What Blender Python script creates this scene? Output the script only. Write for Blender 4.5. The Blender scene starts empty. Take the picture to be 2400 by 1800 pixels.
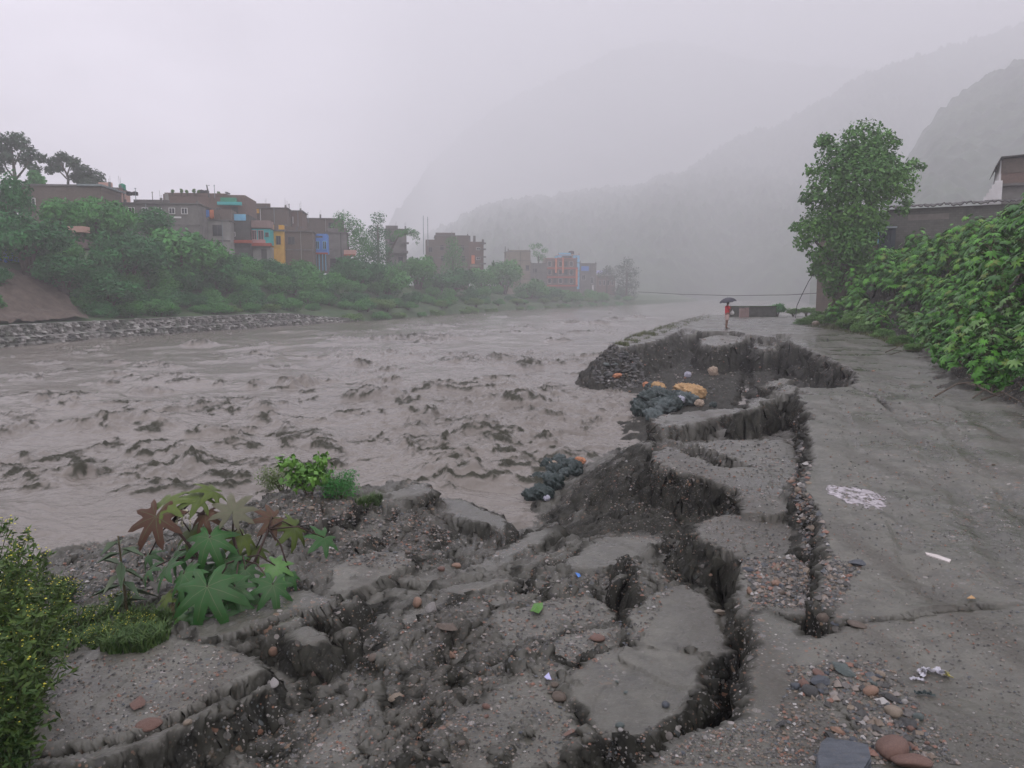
import bpy, bmesh, math, random
import numpy as np
from mathutils import Vector, Matrix, Euler

SC = bpy.context.scene
COL = SC.collection
R = math.radians
random.seed(7)

# ------------------------------------------------------------------ camera
F = 1813.0                      # focal length in photo pixels (2400 wide)
PITCH = R(6.6)
CZ = 2.0
HAZE = 0.0017
cam_d = bpy.data.cameras.new("camera")
cam = bpy.data.objects.new("camera", cam_d)
COL.objects.link(cam)
cam.location = (0, 0, CZ)
cam.rotation_euler = (R(90) - PITCH, 0, 0)
cam_d.sensor_width = 36.0
cam_d.lens = F / 2400.0 * 36.0
cam_d.clip_start = 0.05
cam_d.clip_end = 6000
SC.camera = cam

# ------------------------------------------------------------------ world, sun, exposure
world = bpy.data.worlds.new("World")
SC.world = world
world.use_nodes = True
wn = world.node_tree
wn.nodes.clear()
w_out = wn.nodes.new("ShaderNodeOutputWorld")
w_bg = wn.nodes.new("ShaderNodeBackground")
w_sky = wn.nodes.new("ShaderNodeTexSky")
w_sky.sky_type = 'NISHITA'
w_sky.sun_disc = False
SUN_EL, SUN_ROT = R(58), R(150)
w_sky.sun_elevation = SUN_EL
w_sky.sun_rotation = SUN_ROT
w_sky.air_density = 1.0
w_sky.dust_density = 6.0
w_mix = wn.nodes.new("ShaderNodeMix")
w_mix.data_type = 'RGBA'
w_mix.inputs[0].default_value = 0.93            # cloud cover over the clear sky
w_mix.inputs[7].default_value = (13.25, 12.55, 14.2, 1)
w_bg.inputs[1].default_value = 0.1
wn.links.new(w_sky.outputs[0], w_mix.inputs[6])
# overcast dome: three times brighter overhead than at the horizon, with soft cloud variation
w_tc = wn.nodes.new("ShaderNodeTexCoord")
w_sep = wn.nodes.new("ShaderNodeSeparateXYZ"); wn.links.new(w_tc.outputs["Generated"], w_sep.inputs[0])
w_up = wn.nodes.new("ShaderNodeMapRange"); w_up.inputs[1].default_value = 0.0; w_up.inputs[2].default_value = 1.0; w_up.inputs[3].default_value = 0.46; w_up.inputs[4].default_value = 1.38
wn.links.new(w_sep.outputs[2], w_up.inputs[0])
w_n = wn.nodes.new("ShaderNodeTexNoise"); w_n.inputs["Scale"].default_value = 2.2; w_n.inputs["Detail"].default_value = 5
w_map = wn.nodes.new("ShaderNodeMapping"); w_map.inputs[3].default_value = (1, 1, 2.5)
wn.links.new(w_tc.outputs["Generated"], w_map.inputs[0]); wn.links.new(w_map.outputs[0], w_n.inputs["Vector"])
w_nr = wn.nodes.new("ShaderNodeMapRange"); w_nr.inputs[1].default_value = .3; w_nr.inputs[2].default_value = .7; w_nr.inputs[3].default_value = .86; w_nr.inputs[4].default_value = 1.14
wn.links.new(w_n.outputs[0], w_nr.inputs[0])
w_m1 = wn.nodes.new("ShaderNodeMath"); w_m1.operation = 'MULTIPLY'
wn.links.new(w_up.outputs[0], w_m1.inputs[0]); wn.links.new(w_nr.outputs[0], w_m1.inputs[1])
w_vm = wn.nodes.new("ShaderNodeVectorMath"); w_vm.operation = 'SCALE'
wn.links.new(w_mix.outputs[2], w_vm.inputs[0]); wn.links.new(w_m1.outputs[0], w_vm.inputs["Scale"])
wn.links.new(w_vm.outputs[0], w_bg.inputs[0])
wn.links.new(w_bg.outputs[0], w_out.inputs[0])

sun_d = bpy.data.lights.new("sun", 'SUN')
sun_d.energy = 0.5
sun_d.angle = R(50)
sun_d.color = (1.0, 0.97, 0.95)
sun = bpy.data.objects.new("sun", sun_d)
COL.objects.link(sun)
sun.location = (0, -20, 60)
sdir = Vector((math.sin(SUN_ROT) * math.cos(SUN_EL), math.cos(SUN_ROT) * math.cos(SUN_EL), math.sin(SUN_EL)))
sun.rotation_euler = sdir.to_track_quat('Z', 'Y').to_euler()

SC.view_settings.view_transform = 'Standard'
SC.view_settings.look = 'None'
SC.view_settings.gamma = 1.0
SC.view_settings.exposure = 0.16
SC.render.engine = 'CYCLES'
cy = SC.cycles
cy.use_denoising = True
try:
    cy.denoiser = 'OPENIMAGEDENOISE'
    cy.denoising_input_passes = 'RGB_ALBEDO_NORMAL'
except Exception:
    pass
cy.max_bounces = 8
cy.diffuse_bounces = 3
cy.glossy_bounces = 2
cy.transmission_bounces = 2
cy.transparent_max_bounces = 8
cy.volume_bounces = 5
cy.caustics_reflective = False
cy.caustics_refractive = False

# ------------------------------------------------------------------ photo pixel -> world
def ray(u, v):
    x = (u - 1200.0) / F
    y = (900.0 - v) / F
    c, s = math.cos(PITCH), math.sin(PITCH)
    return x, c + y * s, -s + y * c

def P(u, v, z=0.0):
    """point where the sight line through photo pixel (u,v) meets height z"""
    x, y, w = ray(u, v)
    t = (z - CZ) / w
    return x * t, y * t

def PD(u, v, d):
    """point on the sight line through (u,v) at distance d forward"""
    x, y, w = ray(u, v)
    t = d / y
    return Vector((x * t, d, CZ + w * t))

# ------------------------------------------------------------------ noise
def _hash(ix, iy, seed):
    n = (ix.astype(np.int64) * 374761393 + iy.astype(np.int64) * 668265263 + seed * 974711 + 12345) & 0xffffffff
    n = ((n ^ (n >> 13)) * 1274126177) & 0xffffffff
    n = ((n ^ (n >> 16)) * 1103515245 + 12345) & 0xffffffff
    return ((n >> 8) & 0xffff) / 65535.0

def perlin(x, y, seed=0):
    ix = np.floor(x); iy = np.floor(y)
    fx = x - ix; fy = y - iy
    ux = fx * fx * fx * (fx * (fx * 6 - 15) + 10)
    uy = fy * fy * fy * (fy * (fy * 6 - 15) + 10)
    def g(dx, dy):
        a = _hash(ix + dx, iy + dy, seed) * (2 * np.pi)
        return np.cos(a) * (fx - dx) + np.sin(a) * (fy - dy)
    a = g(0, 0); b = g(1, 0); c = g(0, 1); d = g(1, 1)
    return ((a + (b - a) * ux) + ((c + (d - c) * ux) - (a + (b - a) * ux)) * uy) * 1.5

def fbm(x, y, seed=0, octv=4, gain=0.5, lac=2.03):
    s = 0.0; a = 1.0
    for i in range(octv):
        s = s + a * perlin(x, y, seed + i * 17)
        x = x * lac + 3.7; y = y * lac + 1.3; a *= gain
    return s

def ridged(x, y, seed=0, octv=3, gain=0.5, lac=2.1):
    s = 0.0; a = 1.0
    for i in range(octv):
        s = s + a * (1 - np.abs(perlin(x, y, seed + i * 31)) * 1.6)
        x = x * lac + 5.1; y = y * lac + 2.7; a *= gain
    return s

def voronoi(x, y, seed=0):
    """returns F1, F2-F1, cell random a, cell random b, dx, dy to the cell centre"""
    ix = np.floor(x); iy = np.floor(y)
    f1 = np.full(x.shape, 9.0); f2 = np.full(x.shape, 9.0)
    ra = np.zeros(x.shape); rb = np.zeros(x.shape); ox = np.zeros(x.shape); oy = np.zeros(x.shape)
    for dx in (-1, 0, 1):
        for dy in (-1, 0, 1):
            cx = ix + dx; cyy = iy + dy
            px = cx + 0.1 + 0.8 * _hash(cx, cyy, seed); py = cyy + 0.1 + 0.8 * _hash(cx, cyy, seed + 5)
            d = np.hypot(px - x, py - y)
            near = d < f1
            f2 = np.where(near, f1, np.minimum(f2, d))
            ra = np.where(near, _hash(cx, cyy, seed + 11), ra); rb = np.where(near, _hash(cx, cyy, seed + 23), rb)
            ox = np.where(near, x - px, ox); oy = np.where(near, y - py, oy)
            f1 = np.where(near, d, f1)
    return f1, f2 - f1, ra, rb, ox, oy

def sstep(a, b, x):
    t = np.clip((x - a) / (b - a), 0, 1)
    return t * t * (3 - 2 * t)

def poly_sd(px, py, poly):
    """signed distance to a polygon (negative inside)"""
    poly = np.asarray(poly, float)
    d = np.full(px.shape, 1e9); inside = np.zeros(px.shape, bool)
    n = len(poly)
    for i in range(n):
        ax, ay = poly[i]; bx, by = poly[(i + 1) % n]
        ex, ey = bx - ax, by - ay
        L = ex * ex + ey * ey + 1e-12
        t = np.clip(((px - ax) * ex + (py - ay) * ey) / L, 0, 1)
        d = np.minimum(d, np.hypot(px - ax - t * ex, py - ay - t * ey))
        if ay != by:
            c = ((ay > py) != (by > py)) & (px < (bx - ax) * (py - ay) / (by - ay) + ax)
            inside ^= c
    return np.where(inside, -d, d)

def line_d(px, py, pts):
    d = np.full(px.shape, 1e9)
    for (ax, ay), (bx, by) in zip(pts[:-1], pts[1:]):
        ex, ey = bx - ax, by - ay
        L = ex * ex + ey * ey + 1e-12
        t = np.clip(((px - ax) * ex + (py - ay) * ey) / L, 0, 1)
        d = np.minimum(d, np.hypot(px - ax - t * ex, py - ay - t * ey))
    return d

# ------------------------------------------------------------------ object helpers
def np_mesh(name, V, Fs, mats=(), smooth=False, attrs=None, midx=None):
    """mesh from numpy arrays; Fs an (m,3) or (m,4) array or a list of such arrays"""
    if not isinstance(Fs, (list, tuple)):
        Fs = [Fs]
    Fs = [np.asarray(f, np.int32) for f in Fs if len(f)]
    me = bpy.data.meshes.new(name)
    V = np.ascontiguousarray(V, np.float32)
    me.vertices.add(len(V)); me.vertices.foreach_set("co", V.ravel())
    nl = sum(f.size for f in Fs); npoly = sum(len(f) for f in Fs)
    me.loops.add(nl); me.polygons.add(npoly)
    me.loops.foreach_set("vertex_index", np.concatenate([f.ravel() for f in Fs]))
    starts = []; o = 0
    for f in Fs:
        starts.append(o + np.arange(len(f)) * f.shape[1]); o += f.size
    me.polygons.foreach_set("loop_start", np.concatenate(starts).astype(np.int32))
    if midx is not None:
        me.polygons.foreach_set("material_index", np.asarray(midx, np.int32))
    me.update(calc_edges=True)
    if smooth:
        me.shade_smooth()
    else:
        me.shade_flat()
    for k, a in (attrs or {}).items():
        at = me.attributes.new(k, 'FLOAT', 'POINT')
        at.data.foreach_set("value", np.ascontiguousarray(a, np.float32).ravel())
    for m in mats:
        me.materials.append(m)
    return me

def link(name, me, parent=None, loc=None):
    o = bpy.data.objects.new(name, me)
    COL.objects.link(o)
    if parent is not None:
        o.parent = parent
    if loc is not None:
        o.location = loc
    return o

def tag(o, label=None, cat=None, group=None, kind=None):
    if label: o["label"] = label
    if cat: o["category"] = cat
    if group: o["group"] = group
    if kind: o["kind"] = kind
    return o

def thing(name, label, cat, loc=(0, 0, 0), rotz=0.0, group=None):
    o = bpy.data.objects.new(name, None)
    COL.objects.link(o)
    o.location = loc
    o.rotation_euler = (0, 0, rotz)
    o.empty_display_size = 0.2
    return tag(o, label, cat, group)

def dup(root, loc, rotz=0.0, scale=1.0, label=None, group=None):
    r = root.copy(); COL.objects.link(r)
    r.location = loc; r.rotation_euler = (0, 0, rotz)
    r.scale = scale if isinstance(scale, (tuple, list)) else (scale, scale, scale)
    if label: r["label"] = label
    if group: r["group"] = group
    for ch in list(root.children):
        c = ch.copy(); COL.objects.link(c); c.parent = r
        for g in ch.children:
            d = g.copy(); COL.objects.link(d); d.parent = c
    return r

class MB:
    """collects simple solids into one mesh"""
    def __init__(s):
        s.v = []; s.f = []
    def box(s, x0, x1, y0, y1, z0, z1):
        b = len(s.v)
        s.v += [(x0, y0, z0), (x1, y0, z0), (x1, y1, z0), (x0, y1, z0), (x0, y0, z1), (x1, y0, z1), (x1, y1, z1), (x0, y1, z1)]
        for q in ((0, 3, 2, 1), (4, 5, 6, 7), (0, 1, 5, 4), (1, 2, 6, 5), (2, 3, 7, 6), (3, 0, 4, 7)):
            s.f.append(tuple(b + i for i in q))
        return s
    def tube(s, pts, rads, n=7):
        pts = [Vector(p) for p in pts]
        if not isinstance(rads, (list, tuple)): rads = [rads] * len(pts)
        base = len(s.v)
        for i, p in enumerate(pts):
            t = (pts[min(i + 1, len(pts) - 1)] - pts[max(i - 1, 0)]).normalized()
            a = t.orthogonal().normalized() if i == 0 else (a - t * a.dot(t)).normalized()
            b = t.cross(a)
            for k in range(n):
                w = 2 * math.pi * k / n
                s.v.append(tuple(p + (a * math.cos(w) + b * math.sin(w)) * rads[i]))
        for i in range(len(pts) - 1):
            for k in range(n):
                q = base + i * n
                s.f.append((q + k, q + (k + 1) % n, q + n + (k + 1) % n, q + n + k))
        s.f.append(tuple(base + k for k in reversed(range(n))))
        e = base + (len(pts) - 1) * n
        s.f.append(tuple(e + k for k in range(n)))
        return s
    def lathe(s, prof, cx=0, cy=0, n=16):
        base = len(s.v)
        for r, z in prof:
            for k in range(n):
                w = 2 * math.pi * k / n
                s.v.append((cx + r * math.cos(w), cy + r * math.sin(w), z))
        for i in range(len(prof) - 1):
            for k in range(n):
                q = base + i * n
                s.f.append((q + k, q + (k + 1) % n, q + n + (k + 1) % n, q + n + k))
        s.f.append(tuple(base + k for k in reversed(range(n))))
        e = base + (len(prof) - 1) * n
        s.f.append(tuple(e + k for k in range(n)))
        return s
    def build(s, name, mat, parent=None, smooth=False):
        me = bpy.data.meshes.new(name)
        me.from_pydata(s.v, [], s.f)
        me.update()
        if smooth: me.shade_smooth()
        me.materials.append(mat)
        return link(name, me, parent)

# ------------------------------------------------------------------ materials
def new_mat(name):
    m = bpy.data.materials.new(name); m.use_nodes = True
    nt = m.node_tree
    return m, nt, nt.nodes["Principled BSDF"]

def c4(c):
    return (c[0], c[1], c[2], 1)

def node(nt, t, **kw):
    n = nt.nodes.new(t)
    for k, v in kw.items():
        setattr(n, k, v)
    return n

def mixc(nt, fac, a, b):
    n = node(nt, "ShaderNodeMix", data_type='RGBA')
    for s, v in ((0, fac), (6, a), (7, b)):
        if hasattr(v, "is_linked") or hasattr(v, "links"):
            nt.links.new(v, n.inputs[s])
        else:
            n.inputs[s].default_value = c4(v) if s else v
    return n.outputs[2]

def ramp(nt, src, a, b):
    n = node(nt, "ShaderNodeMapRange")
    n.inputs[1].default_value = a; n.inputs[2].default_value = b
    nt.links.new(src, n.inputs[0])
    return n.outputs[0]

def noise_tex(nt, scale, detail=4, rough=0.55, coord='Object', stretch=None):
    tc = node(nt, "ShaderNodeTexCoord")
    src = tc.outputs[coord]
    if stretch:
        mp = node(nt, "ShaderNodeMapping"); mp.inputs[3].default_value = stretch
        nt.links.new(src, mp.inputs[0]); src = mp.outputs[0]
    n = node(nt, "ShaderNodeTexNoise")
    n.inputs["Scale"].default_value = scale; n.inputs["Detail"].default_value = detail; n.inputs["Roughness"].default_value = rough
    nt.links.new(src, n.inputs["Vector"])
    return n.outputs[0]

def mottled(name, c1, c2, scale=3.0, rough=0.7, bump=0.0, bscale=None, spec=0.3, stretch=None):
    m, nt, b = new_mat(name)
    n = noise_tex(nt, scale, 5, stretch=stretch)
    nt.links.new(mixc(nt, ramp(nt, n, 0.33, 0.67), c1, c2), b.inputs["Base Color"])
    b.inputs["Roughness"].default_value = rough
    b.inputs["Specular IOR Level"].default_value = spec
    if bump:
        n2 = noise_tex(nt, bscale or scale * 4, 6)
        bp = node(nt, "ShaderNodeBump"); bp.inputs["Strength"].default_value = bump; bp.inputs["Distance"].default_value = 0.05
        nt.links.new(n2, bp.inputs["Height"]); nt.links.new(bp.outputs[0], b.inputs["Normal"])
    return m

def leaf_mat(name, dark, light, rough=0.5, spec=0.4, third=None):
    """leaf colour from the per-leaf attribute 'tint'"""
    m, nt, b = new_mat(name)
    at = node(nt, "ShaderNodeAttribute", attribute_name="tint")
    col = mixc(nt, at.outputs["Fac"], dark, light)
    if third:
        t = node(nt, "ShaderNodeMapRange"); t.inputs[1].default_value = 0.9; t.inputs[2].default_value = 1.0
        nt.links.new(at.outputs["Fac"], t.inputs[0])
        col = mixc(nt, t.outputs[0], col, third)
    nt.links.new(col, b.inputs["Base Color"])
    b.inputs["Roughness"].default_value = rough
    b.inputs["Specular IOR Level"].default_value = spec
    return m
# ================================================================== THE SETTING
WATER = -1.6

# ------------------------------------------------------------------ near bank: broken road, slumped mud, scour holes
def trap_grid(y0, y1, ny, nx, a, b, logmix=0.5, xl=-1.0, xr=1.0):
    s = np.linspace(0, 1, 4000)
    yy = np.exp(np.log(y0) + s * (np.log(y1) - np.log(y0)))
    cum = logmix * (np.log(yy) - np.log(y0)) / (np.log(y1) - np.log(y0)) + (1 - logmix) * (1 / y0 - 1 / yy) / (1 / y0 - 1 / y1)
    ys = np.interp(np.linspace(0, 1, ny), cum, yy)
    us = np.linspace(xl, xr, nx)
    Y = np.repeat(ys[:, None], nx, 1)
    X = us[None, :] * (a + b * Y)
    return X, Y, ys, us

def grid_faces(ny, nx):
    i = np.arange(ny * nx).reshape(ny, nx)
    return np.stack([i[:-1, :-1], i[:-1, 1:], i[1:, 1:], i[1:, :-1]], -1).reshape(-1, 4)

GA, GB = 2.2, 0.74
GX, GY, g_ys, g_us = trap_grid(1.0, 135.0, 1350, 1150, GA, GB, 0.45)

LOW = [  # (u, v, z) slumped ground in photo pixels at its height
    (300, 1795, -.50), (120, 1790, -.42), (600, 1720, -.55), (620, 1640, -.52), (500, 1760, -.5), (800, 1760, -.38), (620, 1790, -.42),
    (1050, 1780, -.30), (700, 1650, -.5), (1100, 1600, -.36), (1300, 1700, -.33), (900, 1500, -.50), (790, 1470, -.62),
    (770, 1560, -.66), (860, 1560, -.5), (1000, 1400, -.60), (1200, 1400, -.55), (1400, 1400, -.45), (1550, 1350, -.40), (1600, 1450, -.36),
    (1500, 1550, -.34), (1300, 1500, -.40), (1000, 1680, -.36), (820, 1380, -.66), (900, 1320, -.8), (950, 1440, -.58),
    (480, 1440, -.50), (330, 1420, -.55), (200, 1360, -.85), (150, 1300, -1.2), (60, 1330, -1.5), (250, 1290, -1.1), (380, 1270, -1.05), (300, 1500, -.4), (150, 1550, -.4),
    (0, 1450, -1.2), (-150, 1500, -1.3), (-300, 1600, -1.3), (0, 1600, -.6),
    (700, 1150, -.72), (620, 1165, -.85), (800, 1150, -.72), (900, 1150, -.80), (980, 1140, -.85), (850, 1250, -.78), (700, 1250, -.72), (600, 1300, -.7), (750, 1340, -.68),
    (1000, 1230, -.95), (1080, 1220, -1.05), (1000, 1300, -.92), (1100, 1270, -1.2), (1180, 1262, -1.5), (1150, 1310, -1.1), (1250, 1280, -1.05),
    (370, 1236, -1.8), (450, 1212, -1.8), (540, 1165, -1.8), (250, 1258, -1.8), (120, 1296, -1.8), (0, 1370, -1.8), (-150, 1420, -1.8), (430, 1262, -1.25), (560, 1200, -1.2),
    (1350, 1260, -.9), (1450, 1290, -.7), (1500, 1220, -.75), (1400, 1200, -1.05), (1300, 1220, -1.3), (1240, 1215, -1.55), (1260, 1170, -1.5),
    (1480, 1090, -.55), (1540, 1040, -.4), (1430, 1120, -.7), (1380, 1150, -.95), (1330, 1160, -1.3), (1550, 1160, -.75), (1650, 1200, -1.0), (1600, 1180, -1.05), (1700, 1175, -.95), (1580, 1260, -.72),
    (1500, 1080, -.5), (1545, 1035, -.45),
    (1240, 1190, -1.7), (1190, 1245, -1.72), (1180, 1225, -1.75), (1100, 1172, -1.75), (1010, 1120, -1.8), (1300, 1120, -1.8), (1400, 1060, -1.8), (1500, 1040, -1.8),
    (1700, 1010, -1.2), (1780, 1000, -1.2), (1640, 1015, -1.2), (1850, 960, -1.0),
    (1700, 900, -1.35), (1620, 870, -1.3), (1520, 850, -1.15), (1450, 860, -1.3), (1850, 880, -1.2), (1930, 890, -.85), (1800, 930, -1.3), (1650, 950, -1.45), (1560, 935, -1.5),
    (1520, 880, -1.2), (1400, 850, -1.3), (1385, 895, -1.6), (1440, 925, -1.6), (1485, 985, -1.6), (1530, 1005, -1.62), (1570, 830, -1.1), (1750, 865, -1.3), (1800, 860, -1.2),
    (1420, 980, -2.0), (1380, 940, -2.0), (1340, 900, -2.0), (1360, 840, -2.0), (1400, 815, -2.0), (1480, 780, -2.0),
    (1700, 1350, -.7), (1700, 1430, -.65), (1730, 1540, -.6), (1690, 1650, -.55), (1560, 1720, -.5), (1450, 1770, -.45), (1890, 1040, -.28), (1892, 1080, -.27), (1875, 1120, -.27), (1885, 1160, -.24), (1900, 1200, -.22), (1890, 1250, -.2), (1910, 1300, -.18), (1915, 1380, -.2), (1900, 1470, -.45),
]
low_w = [(-4, 14, -3), (-2, 20, -3), (0, 30, -3), (1, 45, -3), (4, 70, -3), (12, 110, -3), (-9, 10, -3), (-12, 7, -3), (-9, 20, -3), (-12, 3, -2.6), (-6, 4, -1.6), (-6, 1.5, -1.2),
         (10, 10, -1), (12, 25, -1), (20, 40, -1), (6, 8, -.8), (4, 4, -.5), (0, 1.5, -.35), (-2, 1.5, -.5), (-25, 40, -3), (-40, 20, -3), (30, 110, -1), (-30, 90, -3), (3, 1.5, -.3)]
LP = np.array([(*P(u, v, z), z) for u, v, z in LOW] + low_w)

def warp(x, y):
    return np.stack([x / (y + 2.0) * 1.6, np.log(y + 0.5)], -1)

Q = warp(LP[:, 0], LP[:, 1])
def kern(d): return np.sqrt(d * d + 0.0009)
A = kern(np.linalg.norm(Q[:, None] - Q[None], axis=-1))
n = len(Q)
M_ = np.zeros((n + 1, n + 1)); M_[:n, :n] = A - 0.004 * np.eye(n); M_[:n, n] = 1; M_[n, :n] = 1
sol = np.linalg.solve(M_, np.append(LP[:, 2], 0))
zl = np.full(GX.shape, sol[n])
W2 = warp(GX, GY)
for i in range(n):
    zl += sol[i] * kern(np.hypot(W2[..., 0] - Q[i, 0], W2[..., 1] - Q[i, 1]))
zl = np.clip(zl, -3.2, -0.02)
del W2

# broken crust: anisotropic plates running along the bank, each tilted a little
def rot(x, y, a):
    c, s = math.cos(a), math.sin(a)
    return c * x - s * y, s * x + c * y
ax, ay = rot(GX, GY, R(14))
wx = fbm(GX * .8, GY * .8, 40, 3) * .35; wy = fbm(GX * .8, GY * .8, 60, 3) * .35
f1, fe, ra, rb, ox, oy = voronoi((ax + wx) / .75, (ay + wy) / 1.5, 3)
plate_top = (ra - .5) * .16 + ox * (rb - .5) * .34 + oy * (ra - .5) * .16
crev = 1 - sstep(0.0, .13, fe)
f1b, feb, rab, rbb, oxb, oyb = voronoi((ax + wx * .6) / .28, (ay + wy * .6) / .45, 9)
plate_top += (rab - .5) * .05 + oxb * (rbb - .5) * .10
crev2 = 1 - sstep(0.0, .16, feb)
shore = sstep(-1.75, -1.2, zl)
near_m = 1 - sstep(9, 15, GY)
zl_s = zl + (plate_top * .75 - crev * .085 - crev2 * .025) * shore * (.25 + .75 * near_m)
# crumbly soil
rough = fbm(GX * 3.1, GY * 3.1, 5, 5, .55) * .065 + np.abs(fbm(GX * 11, GY * 11, 8, 3, .55)) * .035
clod = np.maximum(0, .55 - voronoi(GX * 7.0, GY * 7.0, 21)[0]) * .034
clod2 = np.maximum(0, .5 - voronoi(GX * 2.6 + wx, GY * 2.6 + wy, 22)[0]) * .04
zl_s += (rough + clod * sstep(-.1, .5, fbm(GX * .9, GY * .9, 71, 2)) + clod2 * .6 * sstep(-.2, .4, fbm(GX * .6, GY * .6, 77, 2)) ) * (.35 + .65 * sstep(.02, .3, np.abs(fbm(GX * .7, GY * .7, 90, 2)) + crev * .6 + (GY > 8) * .3))

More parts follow.
